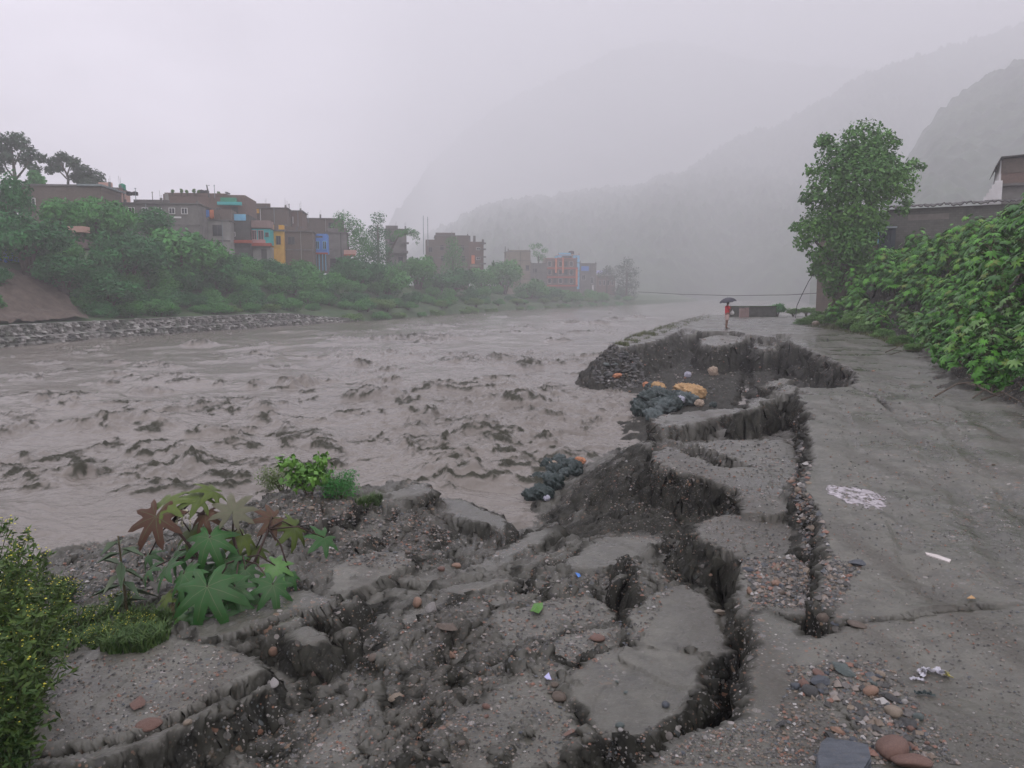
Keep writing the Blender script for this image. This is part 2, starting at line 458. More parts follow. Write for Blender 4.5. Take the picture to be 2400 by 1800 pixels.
PLATES = [  # (polygon in photo pixels, height, wall steepness, roughness of outline)
    ("road", [(1662, 736), (1640, 744), (1612, 757), (1590, 766), (1600, 772), (1607, 769), (1650, 777), (1694, 777), (1727, 777), (1752, 784), (1800, 789), (1835, 792), (1864, 806), (1895, 817), (1922, 831), (1955, 845), (1987, 860), (2012, 882), (2012, 897), (1980, 907), (1945, 909),
              (1915, 908), (1882, 909), (1866, 918), (1886, 944), (1908, 972), (1894, 994), (1884, 1012), (1893, 1034), (1899, 1070), (1898, 1105), (1888, 1120), (1872, 1140), (1902, 1165), (1916, 1185), (1930, 1240), (1945, 1290), (1930, 1340), (1925, 1400), (1962, 1452),
              (2000, 1455), (2110, 1439), (2200, 1422), (2300, 1414), (2420, 1409)], [(40, 5.3), (90, 60), (90, 140), (34, 140)], 0.0, 3.0, .6),
    ("near_road", [(2420, 1405), (2300, 1410), (2200, 1418), (2110, 1436), (2010, 1458), (1978, 1476), (1930, 1500), (1870, 1488), (1848, 1462), (1790, 1432), (1766, 1446), (1778, 1480), (1780, 1520), (1750, 1565), (1768, 1620), (1750, 1680), (1655, 1706), (1570, 1744), (1530, 1795), (1500, 1850)],
     [(.6, 1.0), (0.9, .3), (40, .3), (40, 5.0)], -.02, 3.4, .5),
    ("mid", [(1742, 1440), (1738, 1380), (1732, 1312), (1760, 1300), (1855, 1300), (1895, 1330), (1915, 1390), (1928, 1425), (1850, 1440), (1790, 1420)], [], -.13, 3.0, .8),
    ("slab_a", [(1537, 1065), (1560, 1046), (1584, 1036), (1640, 1033), (1700, 1031), (1842, 1029), (1860, 1060), (1874, 1105), (1845, 1145), (1850, 1165), (1862, 1200), (1745, 1206), (1742, 1170), (1728, 1146), (1690, 1135), (1620, 1112), (1548, 1092)], [], -.24, 2.79, .8),
    ("slab_b", [(1630, 1240), (1660, 1217), (1737, 1203), (1855, 1200), (1872, 1250), (1862, 1302), (1800, 1308), (1735, 1308), (1695, 1285), (1650, 1262)], [], -.30, 1.52, .8),
    ("tongue", [(1734, 962), (1752, 957), (1768, 936), (1806, 911), (1846, 902), (1879, 905), (1866, 914), (1843, 925), (1788, 944), (1752, 962)], [], -.10, 2.60, .7),
    ("tongue2", [(1788, 904), (1812, 893), (1835, 886), (1851, 889), (1844, 899), (1806, 908)], [], -.15, 2.60, .6),
    ("shelf", [(1540, 978), (1600, 964), (1701, 957), (1755, 957), (1738, 966), (1698, 974), (1625, 990), (1553, 1002), (1540, 992)], [], -.35, 2.60, .8),
    ("ledge1", [(1585, 1012), (1640, 1006), (1720, 1004), (1722, 1009), (1640, 1013), (1590, 1018)], [], -.55, 2.60, .8),
    ("slab_c", [(1641, 793), (1680, 786), (1709, 785), (1748, 793), (1734, 803), (1680, 812), (1645, 806)], [], -.18, 2.60, .5),
    ("slab_d", [(1757, 807), (1781, 800), (1800, 803), (1824, 807), (1825, 817), (1788, 820), (1760, 814)], [], -.36, 2.60, .5),
    ("slab_e", [(1596, 778), (1630, 771), (1668, 778), (1658, 783), (1608, 783)], [], -.2, 2.60, .6),
    ("verge", [(1662, 735), (1600, 751), (1545, 768), (1490, 785), (1443, 806), (1452, 816), (1485, 808), (1524, 801), (1565, 788), (1598, 770)], [], -.12, .95, 1.0),
    ("mud_l", [(120, 1790), (250, 1763), (350, 1737), (450, 1688), (508, 1648), (560, 1620), (622, 1600), (612, 1572), (600, 1540), (532, 1520), (430, 1495), (330, 1490), (200, 1530), (80, 1620), (-100, 1720), (-150, 1850)], [], -.27, 2.17, .9),
    ("mud_m", [(450, 1463), (579, 1415), (646, 1390), (720, 1384), (800, 1398), (818, 1410), (771, 1426), (699, 1450), (598, 1484), (521, 1506), (470, 1490)], [], -.37, 1.52, .9),
    ("chunk_n", [(694, 1482), (720, 1466), (758, 1456), (815, 1466), (820, 1488), (775, 1503), (723, 1508)], [], -.36, 1.61, 1.0),
    ("flat_1", [(1485, 1440), (1520, 1398), (1600, 1372), (1648, 1400), (1668, 1440), (1690, 1490), (1700, 1525), (1640, 1545), (1560, 1530), (1490, 1500)], [], -.29, 1.30, 1.0),
    ("flat_2", [(1350, 1570), (1400, 1535), (1450, 1520), (1560, 1520), (1640, 1535), (1632, 1600), (1600, 1640), (1560, 1680), (1490, 1715), (1400, 1700), (1345, 1640)], [], -.27, 1.13, 1.0),
    ("ledge_a", [(1076, 1347), (1150, 1302), (1240, 1256), (1303, 1231), (1318, 1238), (1240, 1285), (1182, 1322), (1110, 1350)], [], -.74, 1.86, .9),
    ("ledge_b", [(1330, 1300), (1420, 1262), (1500, 1245), (1560, 1262), (1480, 1300), (1400, 1330), (1330, 1330)], [], -.62, 1.08, 1.0),
    ("ledge_c", [(1000, 1398), (1080, 1368), (1190, 1352), (1195, 1362), (1100, 1388), (1010, 1412)], [], -.56, 1.86, .9),
    ("ledge_d", [(1020, 1500), (1140, 1440), (1290, 1400), (1400, 1400), (1440, 1440), (1330, 1470), (1240, 1500), (1120, 1540), (1040, 1540)], [], -.46, 1.04, 1.0),
    ("ledge_e", [(700, 1790), (790, 1700), (870, 1630), (900, 1640), (840, 1720), (760, 1820)], [], -.36, 0.87, .9),
    ("ledge_f", [(1040, 1700), (1150, 1620), (1290, 1540), (1330, 1560), (1320, 1640), (1370, 1710), (1300, 1790), (1100, 1800), (1000, 1780)], [], -.30, 0.87, 1.2),
    ("ledge_g", [(1180, 1560), (1260, 1505), (1350, 1478), (1440, 1470), (1450, 1500), (1390, 1530), (1335, 1560), (1250, 1600), (1190, 1600)], [], -.36, 1.5, 1.1),
    ("ledge_h", [(900, 1470), (1000, 1420), (1100, 1400), (1230, 1395), (1180, 1425), (1080, 1465), (1000, 1505), (930, 1520)], [], -.52, 1.5, 1.1),
    ("ledge_i", [(780, 1330), (880, 1290), (960, 1290), (940, 1330), (860, 1370), (790, 1380)], [], -.66, 1.5, 1.1),
    ("head_slab", [(895, 1160), (950, 1140), (1000, 1128), (1012, 1150), (985, 1165), (920, 1172)], [], -.72, 4.0, .7),
    ("clay_lump", [(1000, 1180), (1040, 1165), (1100, 1180), (1160, 1205), (1185, 1222), (1180, 1240), (1120, 1225), (1040, 1205)], [], -.95, 2.2, 1.0),
]
edge_n = fbm(GX * 2.2, GY * 2.2, 100, 3, .6); edge_f = fbm(GX * 9.0, GY * 9.0, 103, 3, .6); edge_c = fbm(GX * .8, GY * .8, 107, 2)
edge_ff = fbm(GX * 30.0, GY * 30.0, 111, 2, .6)
road_rough = fbm(GX * 1.2, GY * 1.2, 120, 3) * .012 + fbm(GX * 14, GY * 14, 130, 3, .6) * .0045
# wheel ruts on the road run with the road
rx, ry = rot(GX, GY, R(21))
road_rough += fbm(rx * 2.6, ry * .25, 140, 2) * .014
best = zl_s.copy()
soil = np.ones(GX.shape)
for name, poly, extra, zp, k, rg in PLATES:
    pw = np.array([P(u, v, zp) for u, v in poly] + list(extra))
    m = 2.2 / k + .5
    sel = (GX > pw[:, 0].min() - m) & (GX < pw[:, 0].max() + m) & (GY > pw[:, 1].min() - m) & (GY < pw[:, 1].max() + m)
    x, y = GX[sel], GY[sel]
    sd = poly_sd(x, y, pw)
    sc_ = np.clip(y / 8.0, .55, 2.2) * rg
    sd = sd + (edge_n[sel] * .07 + edge_f[sel] * .030 + edge_ff[sel] * .006) * sc_ * (1 - .85 * sstep(.05 * sc_, .35 * sc_, sd))
    out = np.maximum(sd, 0)
    wall = zp - k * out * (1 + .12 * edge_n[sel]) + np.where(sd > 0, (rough[sel] * 1.3 + clod[sel] * 1.2 + clod2[sel] * .4) * sstep(0, .08, sd) * 1.3, 0)
    cz = np.where(sd > 0, wall, zp + road_rough[sel] * sstep(0, .1, -sd) + (.0 if name in ("road", "near_road") else plate_top[sel] * .12))
    cur = best[sel]
    hit = cz > cur
    best[sel] = np.where(hit, cz, cur)
    sv = soil[sel]
    soil[sel] = np.where(hit, sstep(-.03, .03, sd + edge_f[sel] * .02), sv)
# open cracks and pits
def crack(px, zp, width, depth, taper=1.0):
    global best, soil
    pts = [P(u, v, zp) for u, v in px]
    xs = [p[0] for p in pts]; ys = [p[1] for p in pts]
    sel = (GX > min(xs) - width * 3) & (GX < max(xs) + width * 3) & (GY > min(ys) - width * 3) & (GY < max(ys) + width * 3)
    d = line_d(GX[sel] + edge_f[sel] * width * .35, GY[sel] + edge_n[sel] * width * .5, pts)
    prof = 1 - sstep(width * .35, width, d)
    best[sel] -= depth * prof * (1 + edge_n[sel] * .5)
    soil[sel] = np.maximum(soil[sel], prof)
crack([(1698, 1300), (1702, 1350), (1706, 1400), (1716, 1432)], -.3, .085, .55)
crack([(1735, 1490), (1748, 1540), (1735, 1570)], -.2, .045, .45)
crack([(1720, 1560), (1700, 1610), (1720, 1650), (1670, 1670)], -.25, .11, .32)
crack([(1640, 1685), (1560, 1715), (1480, 1765), (1410, 1810)], -.25, .075, .22)
crack([(1862, 1452), (1895, 1462), (1925, 1468)], -.05, .09, .35)
crack([(1470, 1360), (1455, 1395), (1462, 1430)], -.4, .06, .25)
crack([(1886, 1010), (1890, 1060), (1892, 1105)], -.1, .10, .06)

crack([(1990, 1459), (2110, 1443), (2200, 1425), (2300, 1416), (2450, 1411)], 0, .016, .03)
crack([(1960, 1640), (2000, 1690)], 0, .04, .05)
crack([(2000, 905), (2060, 930), (2090, 960)], 0, .09, .07)
crack([(1780, 950), (1760, 975), (1840, 985)], -.6, .5, .35)
crack([(740, 1505), (790, 1560), (820, 1570)], -.6, .12, .2)
crack([(530, 1500), (600, 1478), (690, 1450), (790, 1420)], -.4, .07, .2)
crack([(60, 1795), (200, 1780), (330, 1752), (440, 1702), (520, 1655), (610, 1620)], -.35, .08, .18)
crack([(1060, 1612), (1150, 1560), (1230, 1530)], -.4, .05, .14)
crack([(950, 1490), (1040, 1450), (1100, 1395)], -.55, .05, .12)
crack([(820, 1475), (870, 1440), (900, 1400)], -.65, .09, .14)
crack([(1580, 1100), (1660, 1140), (1720, 1170)], -.7, .25, .25)
crack([(1755, 818), (1752, 850), (1742, 900)], -.7, .35, .25)
crack([(1835, 815), (1838, 850), (1825, 890)], -.7, .35, .2)
# tyre ruts and trampled dirt on the road
for px_, w_, a_ in (([(2010, 830), (2080, 930), (2160, 1040), (2260, 1180), (2420, 1400)], .18, .8), ([(2120, 900), (2230, 1010), (2330, 1120), (2460, 1260)], .16, .7), ([(2200, 900), (2330, 990), (2460, 1090)], .35, .85), ([(1960, 930), (2010, 1060), (2100, 1230), (2200, 1400)], .12, .22)):
    d = line_d(GX + edge_n * .06, GY + edge_c * .1, [P(u, v, 0) for u, v in px_])
    pr = 1 - sstep(w_ * .3, w_, d)
    best -= pr * .025
    soil = np.maximum(soil, pr * a_ * sstep(-.5, .3, edge_n + edge_f * .6))
# embankment on the right
TOE = [(6.2, .5), (7.6, 6), (8.7, 11), (9.2, 14.5), (10.4, 18.5), (13.9, 26.5), (18.4, 37), (18.3, 43), (18.7, 48), (23, 53), (30, 62), (40, 74), (70, 70), (70, .5)]
sdE = poly_sd(GX, GY, TOE) + edge_c * .5
emb = 4.1 * sstep(0, 4.2, -sdE) * (1 - .22 * sstep(34, 50, GY)) + sstep(0, 2, -sdE) * (fbm(GX * .7, GY * .7, 150, 3) * .22)
best += emb
mud_on = sstep(.6, -.4, sdE) * sstep(-1.5, .2, sdE + 0)
soil = np.maximum(soil, sstep(.5, -.6, sdE + edge_n * .4))
best += sstep(.5, -.3, sdE) * rough * .8
GZ = best
far_drop = sstep(78, 84, GY + (GX - 20) * .15)           # the river lies beyond the bend
GZ = GZ * (1 - far_drop * (GX < 60)) - 3.0 * far_drop
# crumbling faces: push the steep earth in and out so that the walls do not read as drawn curtains
gzx = np.gradient(GZ, axis=1) / np.maximum(np.gradient(GX, axis=1), 1e-4); gzy = np.gradient(GZ, axis=0) / np.maximum(np.gradient(GY, axis=0), 1e-4)
steep = sstep(.5, 2.0, np.hypot(gzx, gzy)) * np.clip(GY / 13, .22, 2.0)
f1c = voronoi(GX * 8 + GZ * 6, GY * 8 - GZ * 7, 181)[0]; f1d = voronoi(GX * 19 + GZ * 14, GY * 19 - GZ * 16, 183)[0]
bulg = sstep(.5, 2.0, np.hypot(gzx, gzy)) * (np.maximum(0, .6 - f1c) * .075 + np.maximum(0, .55 - f1d) * .055 + fbm(GX * 26 + GZ * 17, GY * 26 - GZ * 19, 187, 2, .6) * .012)
gl = np.hypot(gzx, gzy) + 1e-6
zb = GZ.copy()
for _ in range(5):
    zb[2:-2] = (zb[:-4] + zb[1:-3] + zb[2:-2] + zb[3:-1] + zb[4:]) / 5; zb[:, 2:-2] = (zb[:, :-4] + zb[:, 1:-3] + zb[:, 2:-2] + zb[:, 3:-1] + zb[:, 4:]) / 5
slope_ = np.hypot(np.gradient(zb, axis=1) / np.maximum(np.gradient(GX, axis=1), 1e-4), np.gradient(zb, axis=0) / np.maximum(np.gradient(GY, axis=0), 1e-4))
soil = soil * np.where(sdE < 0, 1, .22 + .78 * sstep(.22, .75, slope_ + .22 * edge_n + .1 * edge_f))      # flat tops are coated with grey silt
scoop = poly_sd(GX, GY, np.array([P(u, v, -.4) for u, v in [(1400, 830), (1500, 800), (1640, 775), (1850, 795), (1990, 880), (1880, 905), (1800, 940), (1600, 965), (1480, 960), (1390, 910)]]))
pit = poly_sd(GX, GY, np.array([P(u, v, -.6) for u, v in [(1560, 1010), (1480, 1060), (1240, 1190), (1300, 1225), (1480, 1250), (1600, 1260), (1740, 1190), (1720, 1150), (1540, 1095)]]))
fresh = np.maximum(sstep(.4, -.3, scoop), sstep(.2, -.2, pit)) * (GZ < -.42 + .12 * edge_n)      # freshly broken wet soil
soil = np.maximum(soil, fresh * .95)
gravel = sstep(.05, .5, fbm(GX * 1.3, GY * 1.3, 160, 3) + .25 * soil + .35 * sstep(5, 1, sdE))
gravel = gravel * (1 - .75 * np.clip(fresh, 0, 1))
NX = GX - gzx / gl * bulg + steep * (fbm(GX * 2 + GZ * 2, GZ * 7, 171, 4, .6) * .10)
NY = GY - gzy / gl * bulg + steep * (fbm(GX * 2.5 + 8, GZ * 7 - GY * 1.5, 175, 4, .6) * .10)
ground_me = np_mesh("ground", np.stack([NX, NY, GZ], -1).reshape(-1, 3), grid_faces(*GX.shape), smooth=True,
                    attrs={"soil": soil, "gravel": gravel})

def gz_arr(x, y):
    """height of the near ground at (x, y), arrays"""
    j = np.clip(np.interp(y, g_ys, np.arange(len(g_ys))), 0, len(g_ys) - 1.001)
    i = np.clip((x / (GA + GB * y) + 1) * .5 * (len(g_us) - 1), 0, len(g_us) - 1.001)
    j0 = j.astype(int); i0 = i.astype(int); a = j - j0; b = i - i0
    return (GZ[j0, i0] * (1 - b) + GZ[j0, i0 + 1] * b) * (1 - a) + (GZ[j0 + 1, i0] * (1 - b) + GZ[j0 + 1, i0 + 1] * b) * a

def gz(x, y):
    return float(gz_arr(np.array([x], float), np.array([y], float))[0])

T_STEPS = 1.2 * (140 / 1.2) ** np.linspace(0, 1, 420)
def hit_many(us, vs):
    """where the sight lines through photo pixels meet the near ground"""
    us = np.asarray(us, float); vs = np.asarray(vs, float); out = np.zeros((len(us), 3))
    c, s = math.cos(PITCH), math.sin(PITCH)
    for k in range(0, len(us), 2000):
        x = (us[k:k + 2000] - 1200) / F; yy = (900 - vs[k:k + 2000]) / F
        dy = c + yy * s; dz = -s + yy * c
        T = T_STEPS[None]
        gap = CZ + dz[:, None] * T - gz_arr(x[:, None] * T, dy[:, None] * T)
        hit = gap <= 0
        i = np.where(hit.any(1), hit.argmax(1), len(T_STEPS) - 1); i = np.maximum(i, 1); r = np.arange(len(i))
        g0, g1 = gap[r, i - 1], gap[r, i]
        t = T_STEPS[i - 1] + (T_STEPS[i] - T_STEPS[i - 1]) * np.clip(g0 / (g0 - g1 + 1e-9), 0, 1)
        out[k:k + 2000] = np.stack([x * t, dy * t, gz_arr(x * t, dy * t)], -1)
    return out

def hitground(u, v):
    return Vector(hit_many([u], [v])[0])

gm, nt, bs = new_mat("wet_mud_and_gravel")
a_s = node(nt, "ShaderNodeAttribute", attribute_name="soil"); a_g = node(nt, "ShaderNodeAttribute", attribute_name="gravel")
n_big = noise_tex(nt, .55, 5, .6); n_mid = noise_tex(nt, 5.0, 6, .65); n_fine = noise_tex(nt, 70.0, 3, .7)
tcn = node(nt, "ShaderNodeTexCoord")
vor = node(nt, "ShaderNodeTexVoronoi"); vor.inputs["Scale"].default_value = 55; nt.links.new(tcn.outputs["Object"], vor.inputs["Vector"])
vor2 = node(nt, "ShaderNodeTexVoronoi"); vor2.inputs["Scale"].default_value = 19; nt.links.new(tcn.outputs["Object"], vor2.inputs["Vector"])
mudc = mixc(nt, ramp(nt, n_big, .35, .65), (.074, .074, .057), (.150, .148, .122))
mudc = mixc(nt, ramp(nt, n_mid, .42, .75), mudc, (.060, .060, .050))
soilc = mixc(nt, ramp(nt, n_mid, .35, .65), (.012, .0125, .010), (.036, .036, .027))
tcr = node(nt, 'ShaderNodeTexCoord'); mpr = node(nt, 'ShaderNodeMapping'); mpr.inputs[2].default_value = (0, 0, R(22)); mpr.inputs[3].default_value = (1.9, .16, 1)
nt.links.new(tcr.outputs['Object'], mpr.inputs[0]); ntr = node(nt, 'ShaderNodeTexNoise'); ntr.inputs['Scale'].default_value = 1.0; ntr.inputs['Detail'].default_value = 5; nt.links.new(mpr.outputs[0], ntr.inputs['Vector'])
mudc = mixc(nt, ramp(nt, ntr.outputs[0], .48, .68), mudc, (.060, .056, .042))
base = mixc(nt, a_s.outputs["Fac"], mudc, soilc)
def pebbles(v, thr_lo, thr_hi):
    r = node(nt, "ShaderNodeValToRGB"); r.color_ramp.interpolation = 'CONSTANT'
    e = r.color_ramp.elements
    e[0].position = 0; e[0].color = (.06, .06, .055, 1); e[1].position = .3; e[1].color = (.13, .125, .115, 1)
    for p_, c_ in ((.5, (.17, .12, .08)), (.62, (.09, .10, .10)), (.72, (.26, .24, .22)), (.86, (.19, .10, .065)), (.965, (.36, .34, .31))):
        q = e.new(p_); q.color = c4(c_)
    sep = node(nt, "ShaderNodeSeparateColor"); nt.links.new(v.outputs["Color"], sep.inputs[0])
    nt.links.new(sep.outputs[0], r.inputs[0])
    m1 = node(nt, "ShaderNodeMath", operation='LESS_THAN'); nt.links.new(v.outputs["Distance"], m1.inputs[0]); m1.inputs[1].default_value = .42
    m2 = node(nt, "ShaderNodeMath", operation='GREATER_THAN'); nt.links.new(sep.outputs[1], m2.inputs[0]); m2.inputs[1].default_value = thr_lo
    m3 = node(nt, "ShaderNodeMath", operation='MULTIPLY'); nt.links.new(m1.outputs[0], m3.inputs[0]); nt.links.new(m2.outputs[0], m3.inputs[1])
    return r.outputs[0], m3.outputs[0]
pc, pm = pebbles(vor, .58, 1); pc2, pm2 = pebbles(vor2, .80, 1)
gr = node(nt, "ShaderNodeMath", operation='MULTIPLY'); nt.links.new(pm, gr.inputs[0])
gadd = node(nt, "ShaderNodeMath", operation='ADD', use_clamp=True); nt.links.new(a_g.outputs["Fac"], gadd.inputs[0]); gadd.inputs[1].default_value = .18
nt.links.new(gadd.outputs[0], gr.inputs[1])
base = mixc(nt, gr.outputs[0], base, pc)
gr2 = node(nt, "ShaderNodeMath", operation='MULTIPLY'); nt.links.new(pm2, gr2.inputs[0]); nt.links.new(a_g.outputs["Fac"], gr2.inputs[1])
base = mixc(nt, gr2.outputs[0], base, pc2)
nt.links.new(base, bs.inputs["Base Color"])
rr = node(nt, "ShaderNodeMapRange"); rr.inputs[1].default_value = .35; rr.inputs[2].default_value = .65; rr.inputs[3].default_value = .16; rr.inputs[4].default_value = .52
nt.links.new(n_big, rr.inputs[0]); rmx = node(nt, "ShaderNodeMix"); nt.links.new(a_s.outputs["Fac"], rmx.inputs[0]); nt.links.new(rr.outputs[0], rmx.inputs[2]); rmx.inputs[3].default_value = .75
nt.links.new(rmx.outputs[0], bs.inputs["Roughness"])
smx = node(nt, "ShaderNodeMix"); nt.links.new(a_s.outputs["Fac"], smx.inputs[0]); smx.inputs[2].default_value = .45; smx.inputs[3].default_value = .18
nt.links.new(smx.outputs[0], bs.inputs["Specular IOR Level"])
hsum = node(nt, "ShaderNodeMath", operation='MULTIPLY_ADD'); nt.links.new(n_fine, hsum.inputs[0]); hsum.inputs[1].default_value = .35
hm = node(nt, "ShaderNodeMath", operation='MULTIPLY'); nt.links.new(gr.outputs[0], hm.inputs[0]); hm.inputs[1].default_value = .8
nt.links.new(hm.outputs[0], hsum.inputs[2])
h2 = node(nt, "ShaderNodeMath", operation='ADD'); nt.links.new(hsum.outputs[0], h2.inputs[0]); nt.links.new(n_mid, h2.inputs[1])
bp = node(nt, "ShaderNodeBump"); bp.inputs["Strength"].default_value = .5; bp.inputs["Distance"].default_value = .016
nt.links.new(h2.outputs[0], bp.inputs["Height"]); nt.links.new(bp.outputs[0], bs.inputs["Normal"])
ground_me.materials.append(gm)
tag(link("ground", ground_me), "broken muddy riverside road with open cracks", "ground", kind="structure")

# sheet under everything, out to the horizon; unseen, made pale to brighten the haze
bedm = mottled("pale_bounce_bed", (.26, .24, .22), (.34, .32, .29), .2, .8)
MB().box(-190, 1690, -110, 2340, -5.2, -4.2).build("terrain", bedm)
tag(bpy.data.objects["terrain"], "river valley floor under the water", "terrain", kind="structure")

# ------------------------------------------------------------------ the flooded river
bank_px = [(0, 815), (150, 802), (300, 790), (470, 777), (640, 766), (760, 757), (900, 750), (1000, 742), (1100, 735), (1200, 728), (1300, 722), (1400, 717.5), (1500, 714.5)]
BANK = [(-80, -60), (-58, 10)] + [P(u, v, WATER) for u, v in bank_px]
BANK += [(BANK[-1][0] + 60, BANK[-1][1] + 160)]
WX, WY, w_ys, w_us = trap_grid(6.0, 480.0, 1250, 1150, 6.0, .78, .25)
fx_, fy_ = rot(WX, WY, R(17))            # fy runs with the current
near = np.clip(14.0 / WY, .25, 1)
ww1 = fbm(fx_ * .16, fy_ * .16, 201, 3) ; ww2 = fbm(fx_ * .16 + 9, fy_ * .16, 207, 3)
h = fbm((fx_ + ww1) * .20, (fy_ + ww2) * .13, 210, 3) * .20
turb = sstep(.0, .7, fbm(fx_ * .10 + 4, fy_ * .06, 230, 3) + .05)
tx_, ty_ = P(1250, 960, WATER)
turb = np.maximum(turb, np.exp(-((WX - tx_) / 5.0) ** 2 - ((WY - ty_) / 9.0) ** 2))
warpx = fbm(fx_ * .7, fy_ * .7, 240, 3) * .5; warpy = fbm(fx_ * .7 + 7, fy_ * .7, 244, 3) * .5
rd = ridged(fx_ * .42 + warpx, fy_ * .55 + warpy, 250, 3, .55)
h += np.maximum(rd - 1.05, 0) ** 1.5 * .16 * (.10 + turb)
rd2 = ridged(fx_ * 1.1 + warpx * 1.3, fy_ * 1.5 + warpy * 1.3, 260, 3, .6)
h += np.maximum(rd2 - 1.0, 0) ** 1.4 * .035 * (.15 + turb)
h += fbm(fx_ * 2.2, fy_ * 3.2, 270, 4, .6) * .030 * (.5 + turb)
# standing waves and breaking crests
cr = np.zeros(WX.shape)
ROUGHW = fbm(WX * 1.6, WY * 1.2, 280, 4, .62)
crestn = ridged(WX * 1.3 + warpx, WY * .9 + warpy, 286, 4, .62)
CRESTS = [(930, 800, 230, 13, .9), (1030, 795, 120, 12, .75), (1340, 757, 70, 12, 1.0), (1400, 762, 90, 7, .6), (1230, 862, 80, 24, .85), (1170, 842, 60, 12, .5), (1320, 860, 60, 10, .35),
          (1290, 920, 120, 22, .3), (692, 905, 36, 18, .75), (600, 908, 50, 8, .3), (910, 905, 90, 12, .45), (960, 1000, 60, 24, .5), (985, 975, 50, 18, .4), (955, 1060, 50, 30, .35),
          (1110, 1010, 60, 20, .45), (1060, 1050, 40, 14, .35), (640, 990, 110, 13, .42), (520, 1018, 90, 12, .42), (360, 1000, 120, 14, .45), (230, 1015, 120, 14, .42), (60, 1025, 80, 12, .4),
          (20, 1085, 90, 16, .42), (380, 1080, 100, 16, .32), (480, 1095, 60, 10, .25), (90, 940, 40, 8, .3), (330, 920, 60, 9, .35), (620, 955, 60, 10, .35), (450, 950, 90, 12, .3), (520, 1050, 60, 14, .35),
          (840, 935, 90, 14, .35), (790, 800, 60, 7, .4), (470, 808, 60, 6, .5), (600, 830, 80, 6, .4), (260, 855, 60, 6, .4), (1500, 745, 90, 5, .6), (1440, 748, 60, 5, .5), (1160, 905, 80, 12, .3), (1200, 950, 70, 10, .25),
          (130, 1140, 90, 12, .25), (250, 1150, 90, 10, .22), (1290, 1070, 60, 8, .15), (1190, 1060, 60, 8, .15), (1370, 985, 50, 8, .18), (1310, 800, 60, 8, .4), (1080, 830, 80, 8, .35)]
q_ = np.random.RandomState(42)
for i in range(190):
    v = 735 + 430 * q_.rand() ** 1.25; u = q_.uniform(-60, 1480 if v < 900 else 1300)
    s_ = (v - 690) / 300.0
    CRESTS.append((u, v, q_.uniform(30, 170) * (.5 + .6 * s_), q_.uniform(3, 10) * (.4 + s_), q_.uniform(.08, .26)))
for u, v, wpx, hpx, hh in CRESTS:
    x0, y0 = P(u, v, WATER)
    sx = wpx / F * y0 * .55
    sy = max(.45, min(1.6, hpx / 18.0 * y0 / 32.0))
    sl = .35 * math.sin(u * .7)
    dx = (WX - x0 + warpx * 1.1); dy = (WY - y0 + warpy * 1.2 + sl * dx)
    e = np.exp(-(dx / sx) ** 2 - np.where(dy < 0, dy / sy, dy / (sy * 2.2)) ** 2)
    h += min(hh, .6) * .62 * e * float(np.interp(y0, [12, 30], [.55, 1.1])) * (1 + .35 * ROUGHW)
    cr = np.maximum(cr, e * (.38 + .75 * sstep(1.15, 1.85, crestn)))
lines = sstep(2.2, 2.55, crestn + .35 * turb + .25 * rd - .2)
cr = np.clip(np.maximum(cr, lines * .6 * (.2 + .8 * turb)), 0, 1.3)
h += lines * .05 * (.3 + turb)
h += cr * (ridged(WX * 3.0, WY * 2.2, 290, 4, .65) - 1.25) * .06
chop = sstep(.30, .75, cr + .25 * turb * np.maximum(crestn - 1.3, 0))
h += chop * (fbm(WX * 6, WY * 5, 300, 3, .7) * .028 + np.abs(fbm(WX * 3, WY * 3, 305, 3, .6)) * .03)
h += fbm(WX * 1.2, WY * 2.0, 310, 4, .55) * .013
sdB = line_d(WX, WY, BANK)
h *= sstep(-.2, 1.2, sdB) * .85 + .15
damp = 1 - sstep(90, 300, WY) * .55
WZ = WATER + h * damp
water_me = np_mesh("water", np.stack([WX, WY, WZ], -1).reshape(-1, 3), grid_faces(*WX.shape), smooth=True, attrs={"crest_dark": np.clip(chop, 0, 1)})
wm, nt, bs = new_mat("silt_laden_water")
n1 = noise_tex(nt, .12, 4, .6)
af = node(nt, "ShaderNodeAttribute", attribute_name="crest_dark")
wc = mixc(nt, ramp(nt, n1, .3, .7), (.162, .147, .126), (.204, .184, .157))
wc = mixc(nt, af.outputs["Fac"], wc, (.052, .052, .038))  # crest faces painted darker, standing in for less mirrored sky
nt.links.new(wc, bs.inputs["Base Color"])
rr = node(nt, "ShaderNodeMapRange"); rr.inputs[3].default_value = .13; rr.inputs[4].default_value = .45; nt.links.new(af.outputs["Fac"], rr.inputs[0])
nt.links.new(rr.outputs[0], bs.inputs["Roughness"])
sw = node(nt, "ShaderNodeMapRange"); sw.inputs[3].default_value = .5; sw.inputs[4].default_value = .10; nt.links.new(af.outputs["Fac"], sw.inputs[0]); nt.links.new(sw.outputs[0], bs.inputs["Specular IOR Level"])
bs.inputs["IOR"].default_value = 1.33
n2 = noise_tex(nt, 3.2, 6, .65, stretch=(1, .55, 1)); bp = node(nt, "ShaderNodeBump"); bp.inputs["Strength"].default_value = .7; bp.inputs["Distance"].default_value = .08
nt.links.new(n2, bp.inputs["Height"]); nt.links.new(bp.outputs[0], bs.inputs["Normal"])
water_me.materials.append(wm)
tag(link("water", water_me), "churning brown flood water of the river", "river", kind="structure")

